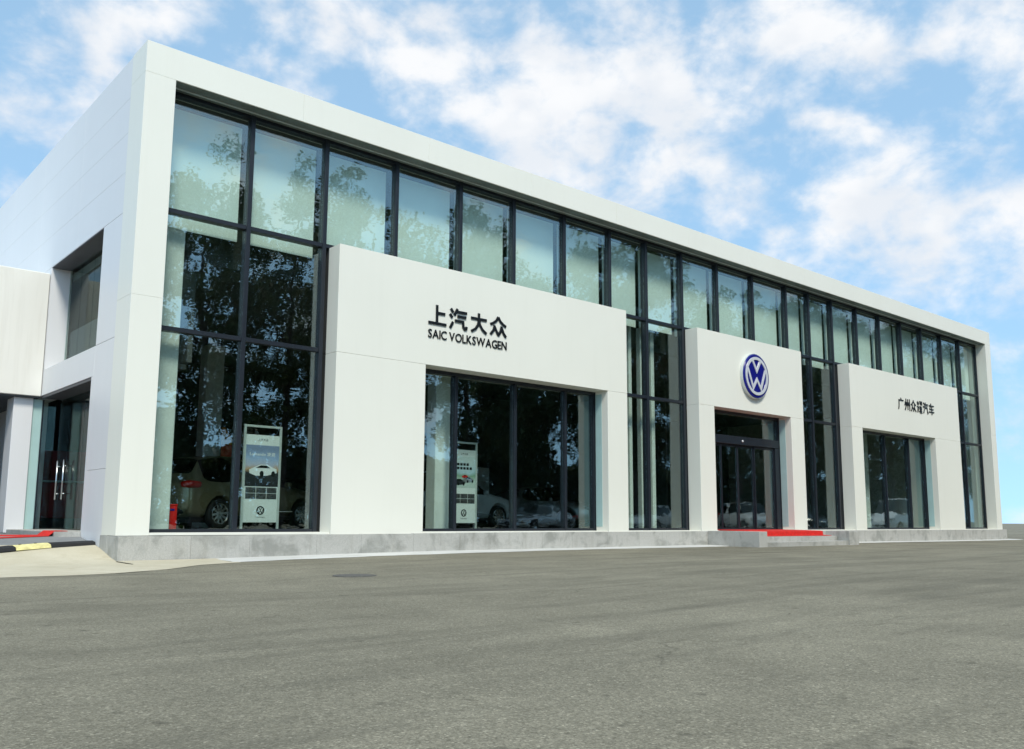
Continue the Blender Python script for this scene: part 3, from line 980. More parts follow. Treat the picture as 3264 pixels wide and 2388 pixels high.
def stroke_letter(name, ch, x0, x1, z0, z1, y, depth, w, mat, parent):
    out = bmesh.new()
    for si, pts in enumerate(STROKES[ch]):
        o = stroke('tmp', [(x0 + u_ * (x1 - x0), z0 + v_ * (z1 - z0)) for u_, v_ in pts], w, y, y - depth - 0.0006 * si, mat, None)
        me = o.data
        bpy.data.objects.remove(o)
        out.from_mesh(me)
    return link(name, bm_to(out), mat, parent)


for ch, (xa, xb, za, zb) in zip('上汽大众', ((6.06, 6.53, 4.355, 4.785), (6.62, 7.10, 4.335, 4.785), (7.20, 7.665, 4.335, 4.785), (7.755, 8.235, 4.335, 4.785))):
    stroke_letter('letter', ch, xa, xb, za, zb, PY - 0.001, 0.022, 0.058, 'letter', G1)
word('SAIC VOLKSWAGEN', 6.06, 8.25, 4.055, 4.245, PY - 0.001, 0.018, 'letter', G1, 0.010)
G3 = tag(empty('facade_sign', (28.7, -0.07, 4.34)), 'small black Chinese lettering on the portal farthest to the right', 'sign')
for k, ch in enumerate('广州众耀汽车'):
    xa = 27.20 + k * 0.504
    if ch == '耀':
        stroke_letter('letter', ch, xa, xa + 0.43, 4.345, 4.79, PY - 0.001, 0.012, 0.032, 'letter', G3)
    else:
        fit_letter('letter', ch, xa, xa + 0.43, 4.345, 4.79, PY - 0.001, 0.02, 'letter', G3, 0.008)

# round emblem
E = tag(empty('round_emblem', (18.0, -0.06, 4.53)), 'round blue and white emblem above the entrance doors', 'sign')


def disc(name, r0, r1, y0, y1, mat, inner=0.0, n_=72):
    bm = bmesh.new()
    rings = []
    prof = [(r0, y0), (r1, y1)]
    for (r_, y_) in prof:
        rings.append([bm.verts.new((r_ * math.cos(2 * math.pi * i / n_), y_, r_ * math.sin(2 * math.pi * i / n_))) for i in range(n_)])
    if inner > 0:
        for y_ in (y1, y0):
            rings.append([bm.verts.new((inner * math.cos(2 * math.pi * i / n_), y_, inner * math.sin(2 * math.pi * i / n_))) for i in range(n_)])
    for ra, rb in zip(rings, rings[1:]):
        for i in range(n_):
            j = (i + 1) % n_
            bm.faces.new((ra[i], ra[j], rb[j], rb[i]))
    if inner <= 0:
        bm.faces.new(rings[0]); bm.faces.new(rings[-1][::-1])
    else:
        ra, rb = rings[-1], rings[0]
        for i in range(n_):
            j = (i + 1) % n_
            bm.faces.new((ra[i], ra[j], rb[j], rb[i]))
    return link(name, bm_to(bm), mat, E, False)


disc('emblem_rim', 0.68, 0.68, -0.001, -0.10, 'silverpaint')
disc('emblem_face', 0.667, 0.64, -0.1005, -0.125, 'blue')
disc('emblem_ring', 0.575, 0.575, -0.118, -0.145, 'emblemsilver', 0.490)


q = 0.50
stroke('emblem_letter', [(-0.40 * q, 0.93 * q), (0.0, 0.30 * q), (0.40 * q, 0.93 * q)], 0.080, -0.118, -0.1435, 'emblemsilver', E)
stroke('emblem_letter', [(-0.90 * q, 0.42 * q), (-0.40 * q, -0.74 * q), (0.0, -0.20 * q), (0.40 * q, -0.74 * q), (0.90 * q, 0.42 * q)], 0.080, -0.118, -0.142, 'emblemsilver', E)


# ------------------------------------------------------------------ poster stands
def poster_mat(kind):
    m, nt, n_, l, p = new_mat('poster_print_' + kind)
    t_ = n_.new('ShaderNodeTexCoord')
    s_ = n_.new('ShaderNodeSeparateXYZ')
    l.new(t_.outputs['Generated'], s_.inputs[0])
    f = n_.new('ShaderNodeMath'); f.operation = 'MULTIPLY_ADD'; f.inputs[1].default_value = 0.22
    l.new(noise(nt, 6, 3), f.inputs[0]); l.new(s_.outputs[2], f.inputs[2])
    if kind == 'dusk':
        c = ramp(nt, f.outputs[0], [(0.08, (0.02, 0.022, 0.028)), (0.42, (0.03, 0.035, 0.04)), (0.52, (0.50, 0.33, 0.20)), (0.64, (0.46, 0.48, 0.60)), (0.80, (0.34, 0.45, 0.66)), (1.0, (0.22, 0.28, 0.42))])
    else:
        c = ramp(nt, f.outputs[0], [(0.05, (0.55, 0.62, 0.60)), (0.35, (0.50, 0.60, 0.55)), (0.5, (0.22, 0.36, 0.25)), (0.62, (0.45, 0.60, 0.68)), (1.0, (0.62, 0.70, 0.70))])
    l.new(c, p.inputs['Base Color'])
    p.inputs['Roughness'].default_value = 0.25
    return m


MT['dusk'] = poster_mat('dusk')
MT['meadow'] = poster_mat('meadow')
MT['thumb'] = plain('thumbnail_print', (0.06, 0.062, 0.066), 0.3, 0, 0.8, 25)
MT['paper'] = plain('poster_paper', (0.74, 0.77, 0.76), 0.35, 0, 0.03)


def poster_stand(loc, rz, label, kind):
    S_ = tag(empty('poster_stand', loc, rz), label, 'poster stand', 'poster stands in the showroom windows')
    w, h = 0.38, 2.05
    for s in (-1, 1):
        box('stand_post', s * w - 0.022, s * w + 0.022, -0.02, 0.02, 0, h, 'silverpaint', S_, 0.004, False)
        box('stand_foot', s * w - 0.03, s * w + 0.03, -0.22, 0.22, 0, 0.025, 'silverpaint', S_, 0.004, False)
    box('top_rail', -w + 0.023, w - 0.023, -0.018, 0.018, h - 0.045, h - 0.002, 'silverpaint', S_, 0.003, False)
    pw = w - 0.026
    Pn = box('poster_panel', -pw, pw, -0.012, 0.012, 0.17, 1.86, 'paper', S_, 0, False)
    zl, zh = (0.86, 1.66) if kind == 'dusk' else (0.98, 1.70)
    box('poster_picture', -pw + 0.004, pw - 0.004, -0.0165, -0.0122, zl, zh, kind, Pn, 0, False)
    for r_ in range(2):
        for c_ in range(3):
            xa = -pw + 0.02 + c_ * (2 * pw - 0.04) / 3
            box('thumbnail', xa + 0.006, xa + (2 * pw - 0.04) / 3 - 0.006, -0.016, -0.0122, 0.62 + r_ * 0.115, 0.725 + r_ * 0.115, 'thumb', Pn, 0, False)
    # printed car(s)
    def flat(pts, mat_, nm):
        bm_ = bmesh.new()
        a_ = [bm_.verts.new((x_, -0.020, z_)) for x_, z_ in pts]
        b_ = [bm_.verts.new((x_, -0.0168, z_)) for x_, z_ in pts]
        bm_.faces.new(a_[::-1]); bm_.faces.new(b_)
        for i_ in range(len(pts)):
            j_ = (i_ + 1) % len(pts)
            bm_.faces.new((a_[i_], a_[j_], b_[j_], b_[i_]))
        return link(nm, bm_to(bm_), mat_, Pn, False)

    def little_car(cx, cz, s, mat_):
        prof = [(-0.30, -0.05), (-0.31, 0.02), (-0.22, 0.06), (-0.06, 0.13), (0.10, 0.13), (0.22, 0.07), (0.30, 0.05), (0.31, -0.03), (0.10, -0.09), (-0.16, -0.10)]
        flat([(cx + x_ * s, cz + z_ * s) for x_, z_ in prof], mat_, 'printed_car')
        bm_ = bmesh.new()
        a_ = [bm_.verts.new((cx + x_ * s, -0.0206, cz + z_ * s)) for x_, z_ in ((-0.17, 0.06), (-0.05, 0.115), (0.08, 0.115), (0.16, 0.06))]
        bm_.faces.new(a_[::-1])
        link('printed_window', bm_to(bm_), 'letter', Pn, False)
        for dx in (-0.03, 0.23):
            bm_ = bmesh.new()
            a_ = [bm_.verts.new((cx + (dx + 0.045 * math.cos(t_)) * s, -0.0206, cz + (-0.055 + 0.06 * math.sin(t_)) * s)) for t_ in [i * math.pi / 8 for i in range(16)]]
            bm_.faces.new(a_)
            link('printed_wheel', bm_to(bm_), 'letter', Pn, False)
    if kind == 'dusk':
        little_car(0.02, 1.16, 0.95, 'signwhite')
        word('Lamando 凌渡', -0.27, 0.27, 1.45, 1.525, -0.0170, 0.002, 'signwhite', Pn, 0.01, None, True, 2)
    else:
        little_car(-0.16, 1.10, 0.62, 'cardark')
        little_car(0.12, 1.16, 0.55, 'carsilver')
        little_car(0.02, 1.24, 0.30, 'redbox')
        for r_ in range(2):
            for c_ in range(4 + r_):
                box('print_block', -0.22 + c_ * 0.095, -0.15 + c_ * 0.095, -0.0185, -0.0168, 1.40 + (1 - r_) * 0.09, 1.46 + (1 - r_) * 0.09, 'letter', Pn, 0, False)
    for k_, ch in enumerate('上汽大众'):
        fit_letter('letter', ch, -0.11 + k_ * 0.058, -0.062 + k_ * 0.058, 1.74, 1.79, -0.0122, 0.002, 'letter', Pn, 0.0, True, False, 1)
    word('Volkswagen', -0.10, 0.10, 0.255, 0.285, -0.0122, 0.002, 'letter', Pn, 0.0, None, True, 1)
    bm_ = bmesh.new()
    for i in range(24):
        a0, a1 = 2 * math.pi * i / 24, 2 * math.pi * (i + 1) / 24
        q_ = [bm_.verts.new((r_ * math.cos(a_), -0.0145, 0.40 + r_ * math.sin(a_))) for a_ in (a0, a1) for r_ in (0.062, 0.085)]
        bm_.faces.new((q_[0], q_[1], q_[3], q_[2]))
    link('printed_ring', bm_to(bm_), 'letter', Pn, False)
    for pts in ([(-0.032, 0.455), (0.0, 0.405), (0.032, 0.455)], [(-0.06, 0.42), (-0.028, 0.352), (0.0, 0.395), (0.028, 0.352), (0.06, 0.42)]):
        stroke('printed_letter', pts, 0.013, -0.0125, -0.0150, 'letter', Pn)
    return S_


poster_stand((3.02, 1.15, 0), R(2), 'tall poster stand with a white car at dusk behind the left glass bay', 'dusk')
poster_stand((8.10, 1.25, 0), R(2), 'tall pale green poster stand inside the window of the largest portal', 'meadow')

# red box on the floor, with a small blue sticker
rb = box('red_box', 1.06, 1.27, 0.72, 0.744, 0.0, 0.02, 'redbox')
bpy.data.objects.remove(rb)
RB = tag(empty('extinguisher_box', (1.235, 1.05, 0)), 'small red extinguisher box by the white column behind the glass', 'box')
box('cabinet', 1.15, 1.33, 0.93, 1.16, 0.03, 0.46, 'redbox', RB, 0.008)
box('lid', 1.145, 1.335, 0.925, 1.165, 0.462, 0.49, 'redbox', RB, 0.006)
box('base', 1.16, 1.32, 0.94, 1.15, 0.0, 0.028, 'black', RB)
box('sticker', 1.20, 1.28, 0.9265, 0.929, 0.37, 0.41, 'blue', RB)

# flags hanging inside behind the gold car
for k, (fx, fy, cols, lab) in enumerate(((5.25, 8.4, ('redbox', 'redbox', 'orange'), 'red and yellow feather flag standing behind the gold car'), (6.35, 8.7, ('signwhite', 'redbox', 'signwhite'), 'red and white feather flag right of the red and yellow one'))):
    FL = tag(empty('feather_flag', (fx, fy, 0)), lab, 'flag', 'feather flags in the showroom')
    tube('flag_pole', (fx, fy, 0), (fx, fy, 2.75), 0.015, 'steel', FL, 8)
    tube('flag_base', (fx, fy, 0), (fx, fy, 0.05), 0.2, 'frame', FL, 20)
    prevw = 0.30
    zz = [1.2, 1.75, 2.25, 2.72]
    ww = [0.50, 0.52, 0.42, 0.10]
    for s in range(3):
        bm = bmesh.new()
        ring = []
        for yy in (fy - 0.004, fy + 0.004):
            ring.append([bm.verts.new((x_, yy, z_)) for x_, z_ in ((fx, zz[s]), (fx + ww[s], zz[s]), (fx + ww[s + 1], zz[s + 1] - 0.004), (fx, zz[s + 1] - 0.004))])
        bm.faces.new(ring[0]); bm.faces.new(ring[1][::-1])
        for i in range(4):
            j = (i + 1) % 4
            bm.faces.new((ring[0][i], ring[0][j], ring[1][j], ring[1][i]))
        link('flag_cloth', bm_to(bm), cols[s], FL)

# reception counter behind the side door
RC = tag(empty('reception_counter', (1.8, 8.9, 0)), 'dark red reception counter behind the side glass door', 'counter')
MT['darkred'] = plain('dark_red_laminate', (0.30, 0.012, 0.010), 0.3)
box('counter_body', 0.60, 3.0, 8.6, 9.1, 0.22, 1.08, 'darkred', RC, 0.01)
box('counter_top', 0.55, 3.05, 8.5, 9.15, 1.085, 1.13, 'silverpaint', RC, 0.006)
box('counter_base', 0.65, 2.95, 8.7, 9.1, 0.0, 0.215, 'intdark', RC)
box('rear_panel', 0.50, 3.1, 10.0, 10.1, 0.0, 1.95, 'darkred', RC)


# ------------------------------------------------------------------ cars
SPEC = {
    'suv': dict(st=[(-2.20, .70, .40, .62, .90, .60, .99), (-2.12, .83, .30, .66, .99, .71, 1.07), (-2.02, .885, .25, .68, 1.04, .68, 1.24), (-1.80, .90, .24, .68, 1.07, .62, 1.60), (-1.50, .905, .24, .68, 1.06, .61, 1.675), (-0.78, .905, .24, .66, 1.04, .63, 1.705), (-0.70, .905, .24, .66, 1.035, .63, 1.705), (0.12, .905, .24, .65, 1.02, .63, 1.685), (0.32, .905, .24, .65, 1.01, .62, 1.64), (0.98, .90, .24, .64, 1.00, .68, 1.12), (1.15, .895, .24, .64, .99, .70, 1.07), (1.75, .87, .25, .60, .90, .66, .98), (2.08, .79, .28, .55, .78, .58, .85), (2.20, .64, .36, .52, .66, .48, .72)], ax=(-1.30, 1.32), r=0.345),
    'sedan': dict(st=[(-2.32, .66, .40, .60, .84, .56, .90), (-2.22, .80, .30, .62, .93, .68, .98), (-1.75, .87, .22, .62, .97, .70, 1.04), (-1.45, .885, .20, .62, .97, .66, 1.10), (-0.82, .89, .20, .60, .96, .57, 1.40), (-0.40, .89, .20, .60, .95, .57, 1.455), (-0.32, .89, .20, .60, .95, .57, 1.46), (0.25, .89, .20, .58, .93, .57, 1.445), (0.45, .89, .20, .58, .92, .57, 1.40), (1.15, .885, .20, .56, .90, .66, 1.00), (1.30, .88, .20, .56, .88, .68, .955), (1.85, .85, .22, .52, .80, .66, .86), (2.20, .77, .26, .48, .70, .58, .76), (2.32, .62, .34, .46, .58, .46, .64)], ax=(-1.35, 1.38), r=0.325),
    'van': dict(st=[(-2.35, .76, .40, .70, 1.10, .70, 1.80), (-2.30, .84, .30, .72, 1.12, .74, 1.93), (-2.10, .86, .24, .72, 1.13, .74, 1.98), (-1.40, .865, .24, .70, 1.12, .74, 2.0), (-1.30, .865, .24, .70, 1.12, .74, 2.0), (-0.35, .865, .24, .70, 1.11, .74, 2.0), (-0.25, .865, .24, .70, 1.11, .74, 2.0), (0.60, .865, .24, .68, 1.08, .73, 1.98), (0.80, .865, .24, .68, 1.06, .72, 1.93), (1.55, .86, .24, .66, 1.02, .72, 1.20), (1.66, .855, .24, .66, 1.0, .72, 1.14), (2.00, .83, .26, .60, .90, .68, 1.0), (2.26, .76, .30, .56, .76, .62, .84), (2.36, .62, .36, .52, .64, .5, .70)], ax=(-1.45, 1.55), r=0.33),
}


def wheel_meshes(r):
    n_ = 40
    prof = [(r * 0.66, -0.10), (r * 0.93, -0.105), (r * 0.99, -0.075), (r, -0.03), (r, 0.03), (r * 0.99, 0.075), (r * 0.93, 0.105), (r * 0.66, 0.10)]
    vs_, fs_ = [], []
    for i in range(n_):
        a = 2 * math.pi * i / n_
        for (rr, yy) in prof:
            vs_.append((rr * math.cos(a), yy, rr * math.sin(a)))
    k_ = len(prof)
    for i in range(n_):
        j = (i + 1) % n_
        for c_ in range(k_):
            d_ = (c_ + 1) % k_
            fs_.append((i * k_ + c_, i * k_ + d_, j * k_ + d_, j * k_ + c_))
    tyre = me_from(vs_, fs_, True)
    bm_ = bmesh.new()
    # rim barrel lip (towards -y = outside) and 10 spokes
    for i in range(n_):
        a0, a1 = 2 * math.pi * i / n_, 2 * math.pi * (i + 1) / n_
        q_ = [bm_.verts.new((rr * math.cos(a), yy, rr * math.sin(a))) for a in (a0, a1) for rr, yy in ((r * 0.70, -0.104), (r * 0.66, -0.112), (r * 0.61, -0.09), (r * 0.60, 0.06))]
        for i_ in range(3):
            bm_.faces.new((q_[i_], q_[i_ + 1], q_[i_ + 5], q_[i_ + 4]))
    for i in range(10):
        a = 2 * math.pi * i / 10 + 0.1
        ca, sa = math.cos(a), math.sin(a)
        w0, w1 = 0.022, 0.030
        pts = []
        for rr, w_, y_ in ((r * 0.12, w0, -0.075), (r * 0.63, w1, -0.098)):
            for s_ in (-1, 1):
                pts.append((rr * ca - s_ * w_ * sa, y_, rr * sa + s_ * w_ * ca))
        f_ = [bm_.verts.new(p_) for p_ in pts]
        b_ = [bm_.verts.new((p_[0], p_[1] + 0.03, p_[2])) for p_ in pts]
        for ids in ((0, 1, 3, 2),):
            bm_.faces.new([f_[k2] for k2 in ids]); bm_.faces.new([b_[k2] for k2 in ids[::-1]])
        for a_, b2 in ((0, 1), (1, 3), (3, 2), (2, 0)):
            bm_.faces.new((f_[a_], f_[b2], b_[b2], b_[a_]))
    cyl_bm(bm_, (0, -0.085, 0), (0, -0.04, 0), r * 0.17, r * 0.19, 16)
    rim = bm_to(bm_)
    bm_ = bmesh.new()
    cyl_bm(bm_, (0, -0.03, 0), (0, 0.06, 0), r * 0.605, r * 0.605, 24)
    drum = bm_to(bm_)
    for m_, t_ in ((tyre, 'tyre'), (rim, 'rim'), (drum, 'intdark')):
        m_.materials.append(MT[t_])
    return tyre, rim, drum


PROTO = {}


def car_meshes(kind):
    if kind in PROTO:
        return PROTO[kind]
    sp_ = SPEC[kind]
    st = sp_['st']
    bm_ = bmesh.new()
    rows = []
    for (x_, w, zb, zm, zbelt, wr, zr) in st:
        half = [(0, zb), (w * 0.78, zb), (w * 0.965, zb + 0.07), (w, zm), (w * 0.965, zbelt), (wr, zr - 0.045 if zr - zbelt > 0.3 else zr - 0.03), (wr * 0.72, zr), (0, zr + 0.018)]
        ring = half + [(-a, b) for a, b in half[-2:0:-1]]
        rows.append([bm_.verts.new((x_, a, b)) for a, b in ring])
    m_ = len(rows[0])
    # material ids: 0 body, 1 glass
    ns = len(st)
    cab = [i for i in range(ns) if st[i][6] - st[i][4] > 0.30]
    i0, i1 = cab[0], cab[-1]
    # pillar stations: the two close station pairs
    pil = [i for i in range(ns - 1) if 0.05 < st[i + 1][0] - st[i][0] < 0.12 and i0 < i < i1]
    for i in range(ns - 1):
        for j in range(m_):
            k_ = (j + 1) % m_
            f = bm_.faces.new((rows[i][j], rows[i][k_], rows[i + 1][k_], rows[i + 1][j]))
            f.smooth = True
            side = j in (4, 9)
            topf = j in (5, 6, 7, 8)
            if side and i0 <= i < i1 + 1 and i not in pil and not (kind == 'van' and i < i0 + 2):
                f.material_index = 1
            if topf and i == i1:
                f.material_index = 1
            if topf and (i == i0 - 1) and kind != 'van':
                f.material_index = 1
            if side and i in (i0 - 1,) and kind != 'suv':
                f.material_index = 0
    f = bm_.faces.new(rows[0][::-1]); f.smooth = True
    f = bm_.faces.new(rows[-1]); f.smooth = True
    # soften creases along the glass border
    cl = bm_.edges.layers.float.new('crease_edge')
    for e_ in bm_.edges:
        ms_ = {f_.material_index for f_ in e_.link_faces}
        if len(ms_) > 1:
            e_[cl] = 0.6
    bmesh.ops.recalc_face_normals(bm_, faces=bm_.faces)
    me = bpy.data.meshes.new('car')
    bm_.to_mesh(me); bm_.free()
    me.materials.append(MT['carwhite']); me.materials.append(MT['carglass'])
    o = bpy.data.objects.new('car_tmp', me); COL.objects.link(o)
    sub = o.modifiers.new('s', 'SUBSURF'); sub.levels = 3; sub.render_levels = 3
    cut = bmesh.new()
    for axx in sp_['ax']:
        for s in (-1, 1):
            cyl_bm(cut, (axx, s * 0.60, sp_['r'] + 0.02), (axx, s * 1.2, sp_['r'] + 0.02), sp_['r'] + 0.055, sp_['r'] + 0.055, 40)
    co = bpy.data.objects.new('cut_tmp', bm_to(cut)); COL.objects.link(co)
    bo = o.modifiers.new('b', 'BOOLEAN'); bo.operation = 'DIFFERENCE'; bo.object = co; bo.solver = 'EXACT'
    dg = bpy.context.evaluated_depsgraph_get()
    ev = bpy.data.meshes.new_from_object(o.evaluated_get(dg))
    bpy.data.objects.remove(o); bpy.data.objects.remove(co)
    parts = []
    for mi in (0, 1):
        b2 = bmesh.new(); b2.from_mesh(ev)
        kill = [f for f in b2.faces if (f.material_index == 1) != (mi == 1)]
        bmesh.ops.delete(b2, geom=kill, context='FACES')
        for f in b2.faces: f.material_index = 0
        mm = bpy.data.meshes.new('car_part')
        b2.to_mesh(mm); b2.free()
        for p_ in mm.polygons: p_.use_smooth = True
        parts.append(mm)
    parts[1].materials.append(MT['carglass'])
    PROTO[kind] = (parts[0], parts[1], wheel_meshes(sp_['r']))
    return PROTO[kind]


def blob(name, c_, s_, mat, parent):
    bm_ = bmesh.new()
    bmesh.ops.create_uvsphere(bm_, u_segments=20, v_segments=12, radius=1)
    for v in bm_.verts:
        v.co = Vector([math.copysign(abs(q_) ** 0.7, q_) for q_ in v.co])
        v.co = Vector((c_[0] + v.co.x * s_[0], c_[1] + v.co.y * s_[1], c_[2] + v.co.z * s_[2]))
    return link(name, bm_to(bm_, True), mat, parent, False)


def make_car(kind, mat, loc, rz, label, group=None, cat='car'):
    body, glass, (ty, rm, dr) = car_meshes(kind)
    sp_ = SPEC[kind]
    C_ = tag(empty('parked_car' if group == 'cars parked across the forecourt' else 'display_car', loc, rz), label, cat, group)
    bmesh_ = body.copy(); bmesh_.materials.clear(); bmesh_.materials.append(MT[mat])
    link('body', bmesh_, None, C_, False)
    link('windows', glass, None, C_, False)
    bx = [s_[0] for s_ in sp_['st']]
    xr, xf = bx[0], bx[-1]
    if kind == 'van':
        zt, zh_ = 1.12, 0.86
    elif kind == 'suv':
        zt, zh_ = 0.97, 0.78
    else:
        zt, zh_ = 0.86, 0.66
    for s in (-1, 1):
        blob('tail_light', (xr + 0.20, s * 0.70, zt + 0.02), (0.21, 0.205, 0.095 if kind != 'van' else 0.2), 'tail', C_)
        blob('headlight', (xf - 0.19, s * 0.62, zh_), (0.20, 0.15, 0.065), 'head', C_)
        blob('mirror', (sp_['st'][9][0] - 0.28, s * 0.98, sp_['st'][9][4] + 0.07), (0.06, 0.10, 0.07), mat, C_)
        box('door_sill', -1.0, 1.0, s * 0.86 - 0.02, s * 0.86 + 0.02, 0.22, 0.30, 'black', C_, 0.01, False)
        box('side_trim', -0.55, 0.95, s * 0.905 - 0.012, s * 0.905 + 0.012, 0.40, 0.43, 'chrome', C_, 0.005, False)
    blob('front_grille', (xf - 0.06, 0, 0.52), (0.06, 0.50, 0.075), 'black', C_)
    blob('front_bumper', (xf - 0.10, 0, 0.34), (0.09, 0.60, 0.07), 'black', C_)
    blob('rear_bumper', (xr + 0.12, 0, 0.42), (0.12, 0.74, 0.12), 'black', C_)
    box('number_plate', xr - 0.012, xr + 0.02, -0.22, 0.22, 0.72, 0.84, 'signwhite', C_, 0.003, False)
    box('underbody', xr + 0.3, xf - 0.3, -0.6, 0.6, 0.14, 0.30, 'black', C_, 0, False)
    for axx in sp_['ax']:
        for s in (-1, 1):
            w_ = link('wheel', ty, None, C_, False)
            w_.location = (axx, s * 0.785, sp_['r'])
            w_.rotation_euler = (0, 0, 0 if s < 0 else math.pi)
            link('rim', rm, None, w_, False)
            link('brake_drum', dr, None, w_, False)
    return C_


def car_at_wheel(kind, mat, wheel_xy, which, side, head, label, group=None, cat='car', z=0.0):
    axx = SPEC[kind]['ax'][which]
    ca, sa = math.cos(head), math.sin(head)
    lx, ly = axx, side * 0.785
    return make_car(kind, mat, (wheel_xy[0] - (lx * ca - ly * sa), wheel_xy[1] - (lx * sa + ly * ca), z), head, label, group, cat)


car_at_wheel('suv', 'gold', (3.70, 4.75), 0, -1, R(18), 'champagne gold sport utility car seen from behind in the showroom')
car_at_wheel('suv', 'carwhite', (13.4, 6.3), 1, -1, R(2), 'white sport utility car inside the window of the largest portal')
make_car('sedan', 'carsilver', (17.6, 9.0, 0), R(-62), 'silver saloon car facing the entrance doors inside')
make_car('sedan', 'cardark', (8.2, 9.6, 0), R(200), 'dark grey saloon car deep inside behind the gold car')
GP = 'cars parked across the forecourt'
for kind, mat, x_, y_, hd, lab, ct in (
        ('sedan', 'carsilver', 26.3, -17.4, R(170), 'silver saloon parked opposite the largest portal, mirrored in its window', 'car'),
        ('sedan', 'carwhite', 33.0, -15.2, R(165), 'white saloon parked opposite the first glass gap, mirrored in it', 'car'),
        ('suv', 'carwhite', 37.5, -12.6, R(120), 'white sport utility car facing the entrance doors across the forecourt', 'car'),
        ('sedan', 'cardark', 41.0, -11.6, R(100), 'dark grey saloon parked between two white cars across the forecourt', 'car'),
        ('van', 'carwhite', 44.5, -7.6, R(176), 'white van parked nearest the right end, mirrored in the last portal', 'van'),
        ('sedan', 'carsilver', 50.5, -9.0, R(178), 'silver saloon parked behind the white van', 'car')):
    make_car(kind, mat, (x_, y_, gz(x_)), hd, lab, GP, ct)


# ------------------------------------------------------------------ trees across the forecourt (seen mirrored in the glass)
def tree_meshes(seed, h, cr, cz):
    rnd = random.Random(seed)
    bm_ = bmesh.new()
    tops = []
    lean = Vector((rnd.uniform(-0.4, 0.4), rnd.uniform(-0.4, 0.4), 0))
    prev = Vector((0, 0, -0.1)); pr = 0.24
    segs_ = 7
    for i in range(1, segs_ + 1):
        t_ = i / segs_
        nx_ = Vector((lean.x * t_ + rnd.uniform(-.12, .12), lean.y * t_ + rnd.uniform(-.12, .12), h * 0.82 * t_))
        r_ = 0.24 * (1 - 0.82 * t_)
        cyl_bm(bm_, prev, nx_, pr, r_, 9, False)
        if t_ > 0.33:
            for _ in range(3):
                a = rnd.uniform(0, 2 * math.pi)
                ln = cr * rnd.uniform(0.5, 0.95) * (1.15 - 0.5 * t_)
                tip = nx_ + Vector((math.cos(a) * ln, math.sin(a) * ln, ln * rnd.uniform(0.25, 0.8)))
                mid = nx_.lerp(tip, 0.5) + Vector((0, 0, -0.1))
                cyl_bm(bm_, nx_, mid, r_ * 0.5, r_ * 0.3, 6, False)
                cyl_bm(bm_, mid, tip, r_ * 0.3, 0.015, 6, False)
                tops += [tip, mid.lerp(tip, 0.5)]
        prev, pr = nx_, r_
    trunk = bm_to(bm_, True)
    clumps = []
    for tp in tops:
        clumps.append((tp, rnd.uniform(0.7, 1.25)))
    while len(clumps) < 120:
        a = rnd.uniform(0, 2 * math.pi); u = rnd.uniform(-1, 1); rr = rnd.uniform(0.45, 1.0)
        s_ = math.sqrt(1 - u * u)
        zz_ = cz + u * rr * (h - cz)
        fl = 1.0 if u > -0.2 else 0.75
        clumps.append((Vector((math.cos(a) * s_ * rr * cr * fl, math.sin(a) * s_ * rr * cr * fl, max(2.0, zz_ if u > 0 else cz + u * rr * (cz - 2.2)))), rnd.uniform(0.55, 1.15)))
    vs_, fs_ = [], []
    for c_, r_ in clumps:
        for _ in range(int(170 * r_ + 30)):
            d = Vector((rnd.gauss(0, 1), rnd.gauss(0, 1), rnd.gauss(0, 0.75)))
            d = d.normalized() * r_ * rnd.uniform(0.35, 1.0)
            p_ = c_ + d
            t1_ = Vector((rnd.gauss(0, 1), rnd.gauss(0, 1), rnd.gauss(0, 0.6))).normalized()
            t2_ = t1_.cross(Vector((rnd.gauss(0, 1), rnd.gauss(0, 1), rnd.gauss(0, 1)))).normalized()
            l_ = rnd.uniform(0.075, 0.145); w_ = l_ * 0.6
            k_ = len(vs_)
            vs_ += [p_ - t1_ * l_, p_ + t2_ * w_, p_ + t1_ * l_, p_ - t2_ * w_]
            fs_.append((k_, k_ + 1, k_ + 2, k_ + 3))
    crown = me_from(vs_, fs_)
    return trunk, crown


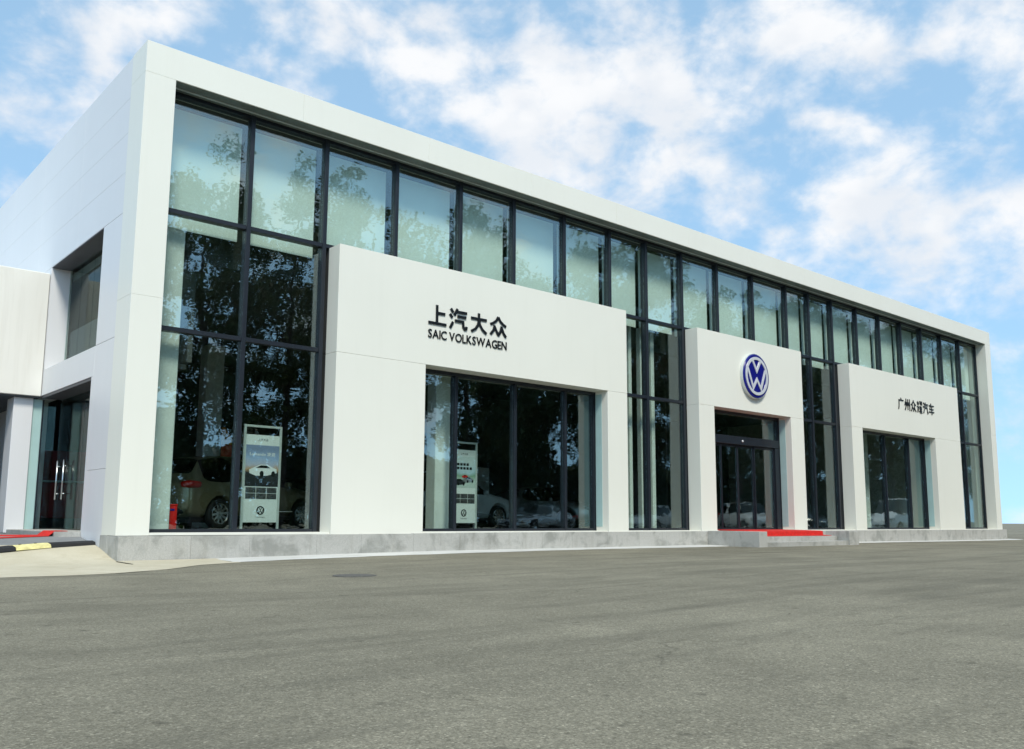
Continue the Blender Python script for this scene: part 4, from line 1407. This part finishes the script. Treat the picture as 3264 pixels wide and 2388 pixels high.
TP = [tree_meshes(11, 18.5, 4.3, 10.0), tree_meshes(23, 20.0, 4.7, 10.5), tree_meshes(37, 17.5, 4.0, 9.0)]
for t_, c_ in TP:
    t_.materials.append(MT['bark'])
for i, (t_, c_) in enumerate(TP):
    c_.materials.append(MT['leafA' if i != 1 else 'leafB'])
rnd = random.Random(5)
ORD = ['first', 'second', 'third', 'fourth', 'fifth', 'sixth', 'seventh', 'eighth', 'ninth', 'tenth', 'eleventh', 'twelfth', 'thirteenth', 'fourteenth', 'fifteenth', 'sixteenth', 'seventeenth', 'eighteenth']
spots = [(2.5, -26.5), (11.5, -25), (16.5, -26.5), (21.5, -25.5), (27, -24), (32, -25.5), (37.5, -23.5), (42.5, -25), (48.5, -23), (54, -24.5), (60, -22.5), (66, -24), (73, -21.5), (80, -23), (88, -20)]
spots2 = [(6.5, -33), (24, -33), (38, -32), (52, -31.5), (66, -30.5), (82, -30)]
for row, sp_list in (('front', spots), ('back', spots2)):
    for i, (x_, y_) in enumerate(sp_list):
        t_, c_ = TP[(i * 2 + (i // 3) + (row == 'back')) % 3]
        T = tag(empty('leafy_tree', (x_, y_, gz(x_)), rnd.uniform(0, 6.28)), '%s leafy tree from the left in the %s row mirrored in the glass' % (ORD[i], row), 'tree', 'trees across the forecourt')
        sc_ = rnd.uniform(0.93, 1.06)
        if i == 0: sc_ = 0.92
        if i > 3: sc_ *= 1.10
        T.scale = (sc_, sc_, sc_ * rnd.uniform(0.97, 1.05))
        link('trunk', t_, None, T, False)
        link('crown', c_, None, T, False)

# shrubs beneath the trees
def shrub_mesh(seed):
    rnd_ = random.Random(seed)
    vs_, fs_ = [], []
    for _ in range(5200):
        d = Vector((rnd_.uniform(-1, 1), rnd_.uniform(-1, 1), 0))
        p_ = Vector((d.x * 2.6, d.y * 1.0, rnd_.uniform(0.05, 1) * (5.4 - 1.8 * abs(d.x) ** 3 + 0.9 * math.sin(d.x * 5 + seed))))
        t1_ = Vector((rnd_.gauss(0, 1), rnd_.gauss(0, 1), rnd_.gauss(0, 1))).normalized()
        t2_ = t1_.cross(Vector((rnd_.gauss(0, 1), rnd_.gauss(0, 1), rnd_.gauss(0, 1)))).normalized()
        l_ = rnd_.uniform(0.12, 0.22)
        k_ = len(vs_)
        vs_ += [p_ - t1_ * l_, p_ + t2_ * l_ * .6, p_ + t1_ * l_, p_ - t2_ * l_ * .6]
        fs_.append((k_, k_ + 1, k_ + 2, k_ + 3))
    me = me_from(vs_, fs_)
    me.materials.append(MT['leafA'])
    return me


SM = [shrub_mesh(1), shrub_mesh(2)]
for i in range(18):
    o = link('shrub', SM[i % 2], None)
    o.location = (1 + i * 4.9, -29.0 + 0.30 * i, gz(1 + i * 4.9))
    o.rotation_euler = (0, 0, 0.07 + (math.pi if i % 3 == 0 else 0))
    tag(o, '%s dark shrub from the left under the mirrored trees' % ORD[i], 'shrub', 'shrubs under the trees')
